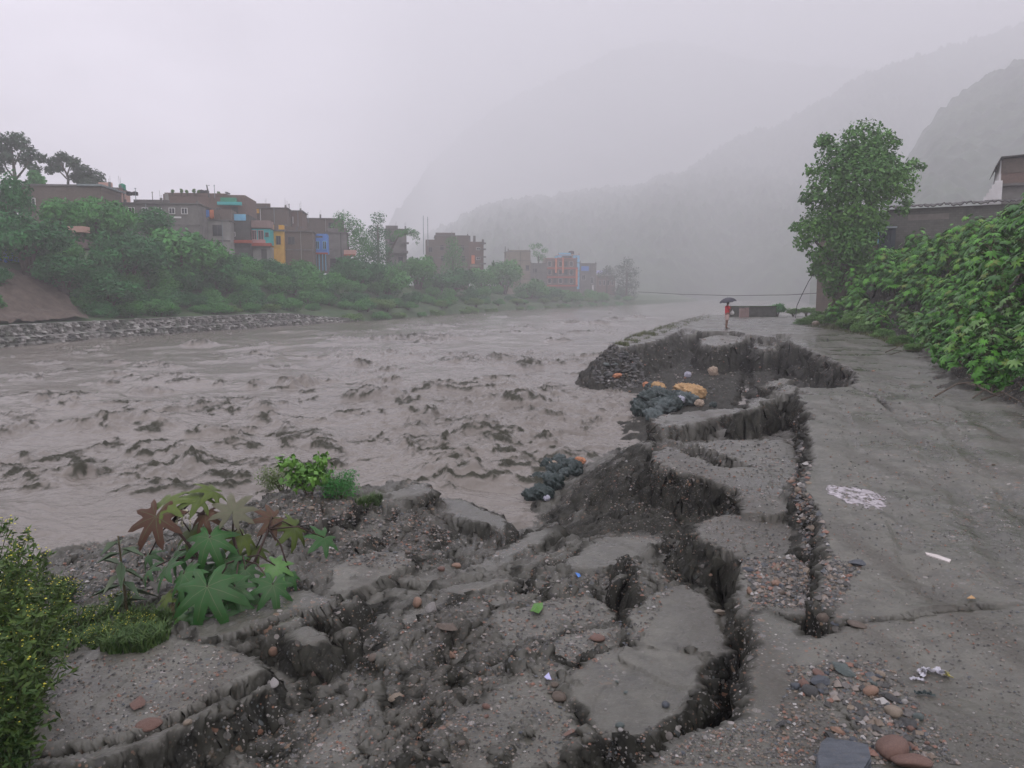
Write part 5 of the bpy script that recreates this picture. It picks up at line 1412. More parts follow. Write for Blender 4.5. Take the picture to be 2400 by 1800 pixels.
for s_ in (-1, 1):
    fc.tube([(.108, s_ * .032, 1.553), (.114, s_ * .033, 1.553)], [.011, .008], 6); fc.tube([(.03, s_ * .084, 1.55), (.03, s_ * .096, 1.54), (.03, s_ * .086, 1.515)], [.012, .018, .010], 6)
fc.tube([(.108, -.022, 1.487), (.114, 0, 1.485), (.108, .022, 1.487)], [.005, .008, .005], 6)
fc.build("face", skin, per, True)
sh = MB(); sh.box(-.07, .19, .07, .14, -.005, .022); sh.box(-.11, .15, -.145, -.07, -.005, .022); sh.build("sandals", hairm, per)
um = thing("umbrella", "dark grey umbrella held tilted over the person in red", "umbrella", pp + Vector((.215, -.02, 1.30)), R(10))
um.rotation_euler = (0, R(-9), R(10))
umc = mottled("umbrella_cloth", (.035, .037, .048), (.055, .057, .07), 4, .6)
V = [(0, 0, .56)]; Fq = []; ns = 8; rings = 5
for j in range(1, rings + 1):
    for k in range(ns * 4):
        a = 2 * math.pi * k / (ns * 4); t = j / rings
        sag = 1 - .07 * t * (1 - math.cos(ns * a)) / 2
        rr_ = .52 * math.sin(t * 1.25) / math.sin(1.25) * sag
        V.append((rr_ * math.cos(a), rr_ * math.sin(a), .56 - .27 * (1 - math.cos(t * 1.25)) / (1 - math.cos(1.25)) + .03 * t * t * (1 - math.cos(ns * a)) / 2))
m_ = ns * 4
tri = [(0, 1 + k, 1 + (k + 1) % m_) for k in range(m_)]
quad = [(1 + j * m_ + k, 1 + (j + 1) * m_ + k, 1 + (j + 1) * m_ + (k + 1) % m_, 1 + j * m_ + (k + 1) % m_) for j in range(rings - 1) for k in range(m_)]
o = link("canopy", np_mesh("canopy", np.array(V), [np.array(tri), np.array(quad)], [umc], False), um); o.location = (-.15, 0, 0); o.modifiers.new("thickness", 'SOLIDIFY').thickness = .006
MB().tube([(0, 0, -.12), (-.04, 0, .1), (-.15, 0, .62)], .008, 6).build("shaft", H_tin, um); MB().tube([(.0, 0, -.10), (.0, 0, -.2), (.03, 0, -.23), (.06, 0, -.2)], .014, 7).build("handle", hairm, um)
for k in range(8):
    a = 2 * math.pi * k / 8
    MB().tube([(-.15, 0, .54), (-.15 + .27 * math.cos(a), .27 * math.sin(a), .475), (-.15 + .51 * math.cos(a), .51 * math.sin(a), .285)], .004, 4).build("rib", H_tin, um)
bg = thing("carrier_bag", "white plastic bag in the hands of the person in red", "bag", pp + Vector((.33, .10, .80)), 0)
b = MB().lathe([(.02, .0), (.10, .03), (.125, .11), (.10, .2), (.035, .245), (.05, .275), (.02, .285)], n=12); b.build("sack", H_white, bg, True)
MB().tube([(-.04, 0, .26), (-.03, 0, .31), (0, 0, .325), (.03, 0, .31), (.04, 0, .26)], .006, 5).build("handle", H_white, bg)
# ================================================================== FOREGROUND: plants, stones, rubbish
# ---- the big castor plant at the broken edge
m_c_dark = leaf_mat("dark_castor_leaf", (.009, .060, .010), (.024, .110, .020), .42, .3)
m_c_olive = leaf_mat("olive_castor_leaf", (.060, .095, .013), (.095, .140, .020), .5, .25)
m_c_red = leaf_mat("reddish_castor_leaf", (.075, .030, .020), (.115, .062, .042), .55, .2)
m_c_pale = leaf_mat("pale_castor_leaf", (.085, .085, .050), (.11, .11, .065), .5, .35)
m_c_fresh = leaf_mat("fresh_castor_leaf", (.06, .16, .03), (.09, .24, .045), .4, .45)
for m in (m_c_dark, m_c_olive, m_c_red, m_c_pale, m_c_fresh):       # pale veins along the lobes
    nt = m.node_tree; b_ = nt.nodes["Principled BSDF"]; src = b_.inputs["Base Color"].links[0].from_socket
    av = node(nt, "ShaderNodeAttribute", attribute_name="vein"); n1 = noise_tex(nt, 26, 4, .6)
    mv = mixc(nt, ramp(nt, n1, .3, .75), src, (.05, .055, .025))
    hs = node(nt, "ShaderNodeMix", data_type='RGBA'); hs.inputs[0].default_value = .45; nt.links.new(src, hs.inputs[6]); nt.links.new(mv, hs.inputs[7])
    nt.links.new(mixc(nt, ramp(nt, av.outputs["Fac"], .92, 1.0), hs.outputs[2], (.085, .115, .05)), b_.inputs["Base Color"])
base = hitground(470, 1425)
hero = thing("castor_plant", "large castor plant with reddish top leaves on the crumbling edge at left", "castor plant", base)
D0 = base.y
CL = [  # u, v of the leaf centre, size px, tilt x, tilt towards camera, roll, depth offset, material
    (385, 1180, 105, -.25, .55, 180, .0, m_c_olive), (365, 1210, 115, -.1, 1.3, 0, -.1, m_c_red), (470, 1165, 95, .3, .25, 200, .1, m_c_olive), (500, 1150, 80, .5, .15, 230, .2, m_c_olive),
    (480, 1205, 70, -.2, .9, 10, .05, m_c_red), (545, 1200, 95, .15, 1.0, 170, .0, m_c_pale), (490, 1260, 110, .1, 1.1, 5, -.15, m_c_dark), (445, 1245, 70, -.4, .7, 30, .1, m_c_olive),
    (570, 1255, 80, .6, .5, -60, .1, m_c_olive), (640, 1215, 80, .6, .7, -80, .3, m_c_red), (690, 1235, 85, .8, .6, -90, .35, m_c_olive), (520, 1345, 80, .2, .8, 20, -.2, m_c_dark), (470, 1330, 85, -.3, .8, -20, -.1, m_c_dark), (610, 1400, 70, .5, .7, -30, -.2, m_c_dark), (550, 1375, 80, .0, .9, 40, -.35, m_c_dark), (430, 1385, 75, -.5, .8, 10, -.3, m_c_dark), (350, 1335, 60, -.8, .5, 60, .1, m_c_dark), (760, 1260, 75, .6, .6, -70, .35, m_c_dark), (485, 1375, 150, .05, 1.2, 10, -.55, m_c_dark),
    (430, 1345, 100, -.6, .7, 60, -.25, m_c_dark), (390, 1330, 90, -.8, .6, 80, -.1, m_c_dark), (575, 1335, 75, .3, .8, -30, -.15, m_c_dark), (640, 1370, 95, .4, .9, -20, -.3, m_c_dark), (645, 1325, 75, .3, .8, 40, .05, m_c_fresh),
    (680, 1345, 60, .5, .6, -40, .1, m_c_dark), (405, 1420, 60, -.4, .9, 20, -.3, m_c_red), (385, 1405, 60, -.5, .7, 160, -.25, m_c_olive), (440, 1435, 70, -.1, 1.0, 10, -.5, m_c_fresh), (560, 1410, 75, .3, .9, -10, -.35, m_c_dark),
    (420, 1290, 80, -.5, .6, 40, .15, m_c_dark), (530, 1310, 85, .1, .9, 0, -.1, m_c_dark), (350, 1300, 55, -.5, .7, 50, .2, m_c_dark), (600, 1285, 60, .3, .5, -30, .2, m_c_olive), (460, 1440, 55, .2, 1.1, 0, -.55, m_c_dark), (520, 1445, 70, .2, 1.0, 10, -.5, m_c_dark)]
stm = MB()
crotch = [PD(520, 1370, D0) - base, PD(560, 1300, D0) - base, PD(420, 1250, D0) - base]
stm.tube([(0, 0, -.2), PD(490, 1400, D0) - base, crotch[0]], [.03, .026, .022], 8)
stm.tube([crotch[0], PD(560, 1310, D0) - base, PD(545, 1250, D0 + .05) - base], [.02, .017, .012], 7)
stm.tube([crotch[0], PD(470, 1310, D0) - base, PD(400, 1225, D0) - base], [.02, .016, .010], 7)
stm.tube([crotch[0], PD(595, 1320, D0 + .1) - base, PD(630, 1240, D0 + .2) - base], [.016, .013, .008], 7)
hubs = [Vector(PD(490, 1400, D0) - base), Vector(crotch[0]), Vector(PD(560, 1310, D0) - base), Vector(PD(545, 1250, D0 + .05) - base), Vector(PD(470, 1310, D0) - base), Vector(PD(400, 1225, D0) - base), Vector(PD(630, 1240, D0 + .2) - base)]
rs = random.Random(4)
for i, (u, v, s_, tx, tc_, rl, dz, mt) in enumerate(CL):
    c = PD(u, v, D0 + dz) - base; Rl = s_ / F * (D0 + dz) * .76
    V, F_ = leaf_geo(Rl, 900 + i, rs.choice((7, 8, 8)), rs.uniform(.2, .85), 12.5)
    V = V @ orient((tx, -tc_ * .75, .8), (0, 0, 1), R(rl + 180)).T + np.array(c)
    link("leaf", np_mesh("leaf", V, F_, [mt], True, attrs={"tint": np.full(len(V), rs.random()), "vein": np.array(VE)}), hero)
    hb = min(hubs, key=lambda q: (q - c).length)
    mid = (hb + c) / 2 + Vector((0, .03, .05))
    stm.tube([hb, mid, c], [.008, .007, .006], 5)
stm.build("stem", mottled("dark_red_stalk", (.030, .018, .014), (.06, .035, .025), 10, .5), hero, True)
# flower spike
fl = MB()
for i in range(26):
    p = PD(425 + rs.uniform(-14, 26), 1205 + rs.uniform(-18, 30), D0 + rs.uniform(-.05, .05)) - base; r = rs.uniform(.008, .016)
    fl.lathe([(r * .3, p.z - r), (r, p.z), (r * .3, p.z + r)], p.x, p.y, 6); 
    for k in range(18): 
        q = len(fl.v) - 18 + k
fl.build("flower_spike", leaf_mat("cream_flowers", (.45, .42, .30), (.5, .47, .35)), hero)

# ---- feathery shrubs with small yellow flowers at the lower left
m_feather = leaf_mat("feathery_leaves", (.016, .055, .012), (.080, .130, .022), .55, .3)
m_yel = mottled("yellow_petals", (.45, .42, .04), (.55, .52, .08), 9, .6)
def feather(seed, hgt, spread, nst, nleaf, ll):
    rs = np.random.RandomState(seed)
    sm = MB(); P_ = []; Dn = []; tips = []
    for i in range(nst):
        a = rs.uniform(0, 6.28); r = spread * rs.uniform(.2, 1); z = hgt * rs.uniform(.55, 1)
        p0 = Vector((rs.uniform(-.06, .06), rs.uniform(-.06, .06), -.1)); p2 = Vector((math.cos(a) * r, math.sin(a) * r, z)); p1 = (p0 + p2) / 2 + Vector((-math.cos(a) * r * .2, -math.sin(a) * r * .2, z * .12))
        sm.tube([p0, p1, p2], [.007, .005, .002], 4)
        tips.append(p2)
        for k in range(nleaf):
            t = .25 + .75 * k / nleaf
            q = p0 * (1 - t) ** 2 + p1 * 2 * t * (1 - t) + p2 * t * t
            # side sprig
            b_ = rs.uniform(0, 6.28); l_ = rs.uniform(.04, .16) * (1.1 - .5 * t)
            d = Vector((math.cos(b_), math.sin(b_), rs.uniform(-.1, .7)))
            for m__ in range(6):
                P_.append(q + d * l_ * (m__ + .5) / 6 + Vector(rs.normal(size=3) * .008)); Dn.append((d + Vector(rs.normal(size=3) * .9)).normalized())
            if rs.rand() < .10 * (t > .6): tips.append(q + d * l_)
    n_ = len(P_); c = np.array(P_); t = np.array(Dn); nn = rs.normal(size=(n_, 3)); nn[:, 2] += .8
    b_ = np.cross(nn, t); b_ /= np.linalg.norm(b_, axis=1)[:, None] + 1e-9
    s_ = ll * rs.uniform(.5, 1.25, n_)[:, None]
    V = np.stack([c - t * s_ * .1, c + t * s_ * .45 + b_ * s_ * .17, c + t * s_, c + t * s_ * .45 - b_ * s_ * .17], 1).reshape(-1, 3)
    fo = np_mesh("foliage", V, np.arange(4 * n_).reshape(n_, 4), [m_feather], attrs={"tint": np.repeat(np.clip(rs.uniform(0, 1, n_) * .7 + .3 * (c[:, 2] / hgt), 0, 1), 4)})
    f = MB()
    for p in tips:
        for k in range(3):
            q = p + Vector(rs.normal(size=3) * .018); r = rs.uniform(.004, .009)
            f.lathe([(r * .2, q.z - r * .5), (r, q.z), (r * .3, q.z + r * .5)], q.x, q.y, 5)
    of = f.build("flowers", m_yel); fm = of.data; bpy.data.objects.remove(of)
    os_ = sm.build("stem", mottled("green_stalk", (.05, .07, .02), (.08, .1, .03), 9, .7)); sme = os_.data; bpy.data.objects.remove(os_)
    return fo, sme, fm
FE = [feather(61, 1.15, .42, 26, 26, .055), feather(62, .9, .36, 22, 24, .05), feather(63, .45, .30, 16, 14, .045)]
def shrub(u, v, D, k, s_, label, zoff=0, nm="flowering_shrub"):
    p = PD(u, v, D); z = gz(p.x, p.y)
    o = thing(nm, label, "shrub", (p.x, p.y, z + zoff), u * .7); o.scale = (s_, s_, s_)
    for n__, me in zip(("foliage", "stem", "flowers"), FE[k]):
        c_ = link(n__, me, o)
        if n__ == "flowers": c_["kind"] = "stuff"
    return o
shrub(20, 1760, 3.45, 0, .82, "tallest yellow flowered feathery shrub in the lower left corner")
shrub(-40, 1600, 3.9, 0, .85, "feathery yellow flowered shrub cut by the left frame edge")
shrub(85, 1640, 4.2, 1, .72, "feathery shrub just behind the tallest lower left shrub")
shrub(50, 1480, 5.3, 1, .8, "sparse yellowish shrub on the left bank above the water")
shrub(-20, 1450, 5.6, 0, .95, "yellow green shrub at the left edge in front of the water")
shrub(190, 1470, 5.4, 2, .75, "small yellow flowered weed left of the big castor plant")
shrub(270, 1440, 5.7, 2, .65, "small weed growing beside the stalk left of the castor plant")
shrub(330, 1470, 5.2, 2, .5, "low weed at the foot of the big castor plant")
shrub(150, 1390, 6.3, 2, .8, "weed with yellow buds on the dark gravel bank at left")
shrub(235, 1500, 4.9, 2, .55, "low bushy weed on the grassy patch below the castor plant")
# ---- clump of bright plants on the gravel headland
def small_bush(u, v, r, kd, label):
    p = hitground(u, v); sc = p.y / F
    return bush_at((p.x, p.y, p.z + r * sc * .55), r * sc, r * sc * 1.0, kd, label, None, "plant", "leafy_plant", u)
m_fern = leaf_mat("bright_green_leaves", (.07, .19, .025), (.15, .32, .05), .45, .4)
m_fern2 = leaf_mat("yellow_green_leaves", (.07, .12, .03), (.13, .19, .05), .55, .3)
for u, v, n_, hh, sp, mt, lb, lf in ((725, 1160, 30, 95, 50, m_fern, "bright green leafy plant standing on the gravel headland", .10), (665, 1150, 60, 50, 45, m_fern2, "feathery tuft left of the bright green plant on the headland", .035), (795, 1165, 60, 60, 36, m_bush_mid, "dark feathery tuft right of the bright green plant on the headland", .04)):
    p = hitground(u, v); sc = p.y / F
    o = thing("leafy_plant", lb, "plant", p)
    rs = random.Random(u); bl = []
    s_ = MB()
    for k in range(9):
        x_ = rs.uniform(-sp, sp) * sc; z_ = rs.uniform(.35, 1) * hh * sc; y_ = rs.uniform(-.2, .2)
        s_.tube([(0, 0, -.1), (x_ * .5, y_ * .5, z_ * .6), (x_, y_, z_)], [.008, .006, .003], 4)
        bl.append((x_, y_, z_, .16 if lf > .05 else .14, .11)); bl.append((x_ * .6, y_ * .6, z_ * .6, .13, .1))
    link("foliage", crown_mesh("foliage", bl, 420 if lf > .05 else 2400, lf, u, mt, shape=1.6 if lf > .05 else .7), o); s_.build("stem", m_petiole, o)
p = hitground(300, 1440); o = thing("weed", "upright grey green weed with folded pale leaves left of the castor plant", "weed", p)
s_ = MB(); s_.tube([(0, 0, -.1), (-.02, 0, .3), (-.05, .02, .62)], [.012, .01, .005], 6); s_.build("stem", m_petiole, o)
Vs = []; Fs = []; nv = 0; rs = random.Random(8)
for k in range(16):
    a = k * 2.4; z_ = .12 + .5 * k / 16; L = rs.uniform(.16, .30); w_ = .035
    d = Vector((math.cos(a), math.sin(a), rs.uniform(-.5, .5))); sd_ = d.cross(Vector((0, 0, 1))).normalized()
    q = Vector((-.03, 0, z_)); pts_ = [q, q + d * L * .4 + sd_ * w_ , q + d * L + Vector((0, 0, -.08)), q + d * L * .4 - sd_ * w_]
    Vs += [tuple(t_) for t_ in pts_]; Fs.append((nv, nv + 1, nv + 2, nv + 3)); nv += 4
link("foliage", np_mesh("foliage", np.array(Vs), np.array(Fs), [leaf_mat("grey_green_weed", (.03, .07, .03), (.10, .13, .07))], attrs={"tint": np.random.RandomState(3).rand(nv)}), o)

# ---- grass: only where nobody could count the blades
def grass(name, label, pts, hgt, mat, seed):
    rs = np.random.RandomState(seed); n_ = len(pts); P0 = np.array(pts)
    a = rs.uniform(0, 6.28, n_); L = hgt * rs.uniform(.5, 1.3, n_); d = np.stack([np.cos(a), np.sin(a), 0 * a], -1); w_ = np.stack([-np.sin(a), np.cos(a), 0 * a], -1)
    b0 = P0 - w_ * (.055 * hgt); b1 = P0 + w_ * (.055 * hgt); up = np.array([0, 0, 1.])
    m_ = P0 + d * (L * .25)[:, None] + up * (L * .65)[:, None]; t = P0 + d * (L * .75)[:, None] + up * (L * .9)[:, None]
    V = np.stack([b0, b1, m_ + w_ * (.03 * hgt), t, m_ - w_ * (.03 * hgt)], 1).reshape(-1, 3)
    i = np.arange(n_) * 5
    Fq = np.concatenate([np.stack([i, i + 1, i + 2, i + 4], -1)]); Ft = np.stack([i + 4, i + 2, i + 3], -1)
    return tag(link(name, np_mesh(name, V, [Fq, Ft], [mat], attrs={"tint": np.repeat(rs.rand(n_), 5)})), label, "grass", kind="stuff")
m_grass = leaf_mat("grass_blades", (.030, .075, .018), (.085, .140, .035), .6, .3)
m_grass_dry = leaf_mat("dull_verge_grass", (.060, .080, .030), (.125, .140, .055), .7, .2)
rs = random.Random(12)
def scatter(poly, n_, z=-.3):
    out = []
    pl = np.array(poly, float); q = np.random.RandomState(rs.randrange(1 << 30))
    while len(out) < n_:
        u = q.uniform(pl[:, 0].min(), pl[:, 0].max(), n_); v = q.uniform(pl[:, 1].min(), pl[:, 1].max(), n_)
        ok = poly_sd(u, v, pl) < 0
        out += list(zip(u[ok], v[ok]))
    return out[:n_]
gp = []
uv = np.array(scatter([(190, 1510), (250, 1480), (330, 1440), (400, 1450), (395, 1500), (340, 1530), (260, 1535)], 2600)); gp += [tuple(q) for q in hit_many(uv[:, 0], uv[:, 1])]
uv = np.array(scatter([(90, 1460), (190, 1440), (300, 1430), (250, 1480), (180, 1530), (60, 1560)], 900)); gp += [tuple(q) for q in hit_many(uv[:, 0], uv[:, 1])]
uv = np.array(scatter([(830, 1185), (870, 1165), (900, 1170), (890, 1190), (850, 1195)], 500)); gp += [tuple(q) for q in hit_many(uv[:, 0], uv[:, 1])]
grass("grass", "short green grass on the mud beside the castor plant", gp, .10, m_grass, 1)
gp = []
uv = np.array(scatter([(1440, 808), (1490, 782), (1560, 760), (1650, 738), (1670, 742), (1600, 766), (1530, 790), (1470, 812)], 5200)); Q_ = hit_many(uv[:, 0], uv[:, 1]); keep = fbm(Q_[:, 0] * .9, Q_[:, 1] * .5, 808, 3) > .08; gp += [tuple(q) for q in Q_[keep]]
uv = np.array(scatter([(1885, 765), (1930, 757), (1990, 768), (2060, 778), (2120, 800), (2160, 826), (2110, 815), (2040, 790), (1960, 775)], 2600)); gp += [tuple(q) for q in hit_many(uv[:, 0], uv[:, 1])]
grass("grass", "thin green grass along the road verges", gp, .16, m_grass_dry, 2)

# ---- stones
def stone_mesh(seed, flat, ang):
    bm = bmesh.new(); bmesh.ops.create_icosphere(bm, subdivisions=3, radius=1)
    rs_ = np.random.RandomState(seed)
    planes = [(Vector(rs_.normal(size=3)).normalized(), rs_.uniform(.38, .72) if ang > .5 else rs_.uniform(.55, .9)) for _ in range(13 if ang > .3 else 5)]
    for v in bm.verts:
        for n__, d in planes:
            k = v.co.dot(n__) - d
            if k > 0: v.co -= n__ * k * (1 if ang > .3 else .75)
        v.co *= 1 + rs_.uniform(-.02, .02)
        v.co.z *= flat; v.co.x *= 1.2
    me = bpy.data.meshes.new("stone"); bm.to_mesh(me); bm.free()
    if ang < .5: me.shade_smooth()
    return me
def stone_mat(name, c1, c2, st=None):
    m, nt, b = new_mat(name)
    n1 = noise_tex(nt, 9, 6, .7, stretch=st)
    col = mixc(nt, ramp(nt, n1, .35, .65), c1, c2)
    n2 = noise_tex(nt, 30, 5, .7, coord='Object')
    nt.links.new(mixc(nt, ramp(nt, n2, .56, .7), col, (.11, .10, .088)), b.inputs["Base Color"])
    b.inputs["Roughness"].default_value = .48
    bp = node(nt, "ShaderNodeBump"); bp.inputs["Strength"].default_value = .5; bp.inputs["Distance"].default_value = .04
    nt.links.new(n2, bp.inputs["Height"]); nt.links.new(bp.outputs[0], b.inputs["Normal"])
    return m
SM = {"rust red": stone_mat("rust_red_stone", (.13, .070, .052), (.20, .12, .09)), "tan": stone_mat("tan_stone", (.20, .16, .115), (.30, .25, .19)), "slate grey": stone_mat("slate_stone", (.045, .055, .066), (.085, .098, .115), (1, 5, 5)),
      "pale grey": stone_mat("pale_grey_stone", (.26, .25, .235), (.40, .385, .365)), "dark": stone_mat("dark_wet_stone", (.030, .032, .032), (.06, .062, .06)), "greenish grey": stone_mat("greenish_stone", (.06, .085, .08), (.11, .135, .125)), "orange": stone_mat("orange_stone", (.21, .125, .08), (.31, .20, .14)), "brown": stone_mat("brown_stone", (.085, .065, .048), (.14, .11, .082))}
SHAPES = [stone_mesh(200 + i, f, a) for i, (f, a) in enumerate([(.7, .2), (.6, .25), (.45, .7), (.5, .8), (.3, .8), (.8, .7), (.65, .15)])]
SME = {}
def stone_obj(shape, col):
    if (shape, col) not in SME:
        me = SHAPES[shape].copy(); me.materials.clear(); me.materials.append(SM[col]); SME[(shape, col)] = me
    return SME[(shape, col)]
def stone(u, v, w_, col, label, group=None, shape=None, hgt=None, sink=.25, rz=None, name="stone"):
    p = hitground(u, v); r = w_ / F * p.y / 2
    sh_ = shape if shape is not None else rs.randrange(7)
    o = link(name, stone_obj(sh_, col), None, (p.x, p.y, p.z + r * .45 - r * sink * .6))
    k = hgt or rs.uniform(.8, 1.15)
    o.scale = (r * .9, r * rs.uniform(.7, 1.05), r * k); o.rotation_euler = (rs.uniform(-.25, .25), rs.uniform(-.25, .25), rs.uniform(0, 6.28) if rz is None else rz)
    return tag(o, label, "stone", group)
stone(978, 1417, 34, "orange", "rounded orange brown stone standing next to the pale triangular rock", shape=6, hgt=1.3)
stone(1008, 1440, 52, "pale grey", "pale triangular rock in the middle of the slumped mud", shape=5, hgt=1.1, name="rock")
stone(1695, 1440, 46, "tan", "tan rock wedged at the mouth of the black crack", shape=3, name="rock")
stone(2005, 1325, 50, "slate grey", "blue grey rock at the right of the gravel filled crack", shape=3, hgt=.9, name="rock")
stone(1890, 1345, 28, "tan", "squared tan stone in the gravel filled crack", shape=5); stone(1820, 1372, 30, "orange", "pale orange stone beside the gravel filled crack", shape=1)
stone(1756, 1390, 30, "orange", "bright orange stone right of the black crack", shape=5); stone(1752, 1338, 36, "slate grey", "flat blue slate stone right of the black crack top", shape=4)
stone(1935, 1462, 44, "brown", "rounded rusty brown rock in the mouth of the hole", shape=6, hgt=1.2, name="rock"); stone(1914, 1492, 18, "orange", "small bright orange stone below the hole", shape=5)
stone(1960, 1478, 40, "slate grey", "thin grey slab stone beside the hole", shape=4); stone(2008, 1468, 50, "brown", "flat brown stone lying on the road right of the hole", shape=1, hgt=.4)
sl = hitground(1975, 1790)
oc = [(1913, 1772), (1922, 1742), (1938, 1728), (1962, 1735), (2000, 1738), (2036, 1746), (2043, 1772), (2030, 1792), (2018, 1812), (1960, 1818), (1922, 1812)]
bm = MB(); n_ = len(oc); zt_ = sl.z + .075
for lay, (dz, ins) in enumerate(((-.10, 1.03), (-.055, 1.05), (-.05, .985), (-.02, 1.0), (-.016, .96), (0.0, .965))):
    for (a_, b_) in oc:
        x, y = P(a_, b_, zt_)
        bm.v.append(((x - sl.x) * ins, (y - sl.y) * ins, zt_ - sl.z + dz + .06 * (y - sl.y) + rs.uniform(-.003, .003)))
for lay in range(5):
    for i in range(n_):
        bm.f.append((lay * n_ + i, lay * n_ + (i + 1) % n_, (lay + 1) * n_ + (i + 1) % n_, (lay + 1) * n_ + i))
bm.f.append(tuple(5 * n_ + i for i in range(n_)))
o = bm.build("slate_slab", SM["slate grey"]); o.location = sl
tag(o, "largest blue slate slab at the bottom edge", "stone")
stone(1945, 1728, 44, "dark", "dark green stone touching the top of the largest slate slab", shape=3); stone(2090, 1765, 90, "rust red", "knobbly red rock right of the largest slate slab", shape=1, hgt=1.0, name="rock"); stone(2135, 1795, 90, "rust red", "low red rock at the bottom edge right of the slate slab", shape=0, hgt=.5, name="rock")
stone(2095, 1675, 46, "tan", "rounded tan stone among the slate rubble", shape=6); stone(2110, 1745, 40, "brown", "dark brown rock above the knobbly red rock", shape=0, name="rock"); stone(2040, 1625, 38, "orange", "pale orange stone in the slate rubble", shape=1)
stone(1885, 1610, 34, "rust red", "rust red stone at the left end of the slate rubble", shape=6); stone(1920, 1600, 62, "slate grey", "flat blue slate in the upper rubble", shape=4); stone(1975, 1575, 70, "greenish grey", "long greenish slate in the upper rubble", shape=4); stone(1898, 1625, 40, "dark", "dark green stone at the left end of the slate rubble", shape=1)
stone(1865, 1612, 26, "slate grey", "small blue stone leftmost in the slate rubble", shape=6); stone(2060, 1588, 36, "slate grey", "grey slate stone at the right of the upper rubble", shape=3); stone(2045, 1605, 40, "greenish grey", "green stone in the middle of the rubble", shape=2); stone(1905, 1640, 24, "tan", "small tan stone below the dark green stone", shape=5)
stone(2085, 1640, 60, "dark", "dark flat slate leaning in the rubble", shape=4); stone(2130, 1700, 56, "dark", "dark flat stone right of the rounded tan stone", shape=4); stone(1960, 1715, 44, "orange", "flat orange stone just above the largest slate slab", shape=4); stone(1830, 1700, 36, "dark", "small dark flat stone on the smooth mud", shape=4)
stone(2135, 1710, 24, "rust red", "pinkish stone right of the dark flat stone", shape=6); stone(1560, 1655, 26, "slate grey", "bluish stone at the edge of the wide crack", shape=1)
stone(625, 1475, 30, "orange", "orange stone on the ledge at left of the mud hollow", shape=0); stone(640, 1530, 30, "orange", "orange stone in front of the mud chunk", shape=6, hgt=1.2); stone(875, 1545, 30, "brown", "brown stone beside the dark hollow", shape=6); stone(755, 1602, 40, "rust red", "flat rust red brick piece below the dark hollow", shape=4); stone(735, 1588, 22, "rust red", "small rust red stone below the dark hollow", shape=5)
stone(350, 1720, 60, "rust red", "low reddish stone bedded in the edge of the left mud slab", shape=1, hgt=.5); stone(440, 1700, 22, "tan", "small tan stone at the edge of the left mud slab", shape=6); stone(325, 1655, 60, "rust red", "flat reddish patch stone on the left mud slab", shape=4, hgt=.4); stone(640, 1600, 36, "pale grey", "flat grey stone at the tip of the left mud slab", shape=1, hgt=.5)
stone(1060, 1545, 36, "orange", "pale orange stone in the middle foreground mud", shape=5); stone(930, 1640, 70, "tan", "tan rag like flat stone in the lower middle mud", shape=4); stone(1070, 1328, 24, "orange", "orange brown stone below the water notch", shape=6); stone(1035, 1336, 20, "rust red", "reddish stone left of the orange brown stone below the notch", shape=6)
stone(1400, 1500, 36, "rust red", "pinkish stone right of the middle mud", shape=1, hgt=.6); stone(1310, 1640, 40, "brown", "brown flat stone near the smooth mud patch", shape=1); stone(860, 1755, 26, "tan", "small flat tan stone at the bottom of the mud", shape=1, hgt=.5); stone(310, 1470, 60, "rust red", "reddish rock behind the grass tuft at left", shape=0, hgt=.8, name="rock")
stone(1935, 752, 34, "tan", "grey boulder at the road edge below the thicket", shape=0, hgt=1.2, name="boulder"); stone(1912, 763, 26, "tan", "smaller boulder left of the grey boulder below the thicket", shape=0, name="boulder"); stone(2300, 815, 28, "slate grey", "pale grey stone in the foot of the thicket", shape=5); stone(1940, 799, 14, "dark", "small dark stone alone on the far road", shape=5)
stone(568, 1263, 22, "pale grey", "pale round stone behind the castor plant", shape=6, hgt=1.2); stone(1050, 1480, 70, "brown", "curved brown piece half buried in the middle mud", shape=4, hgt=.9)
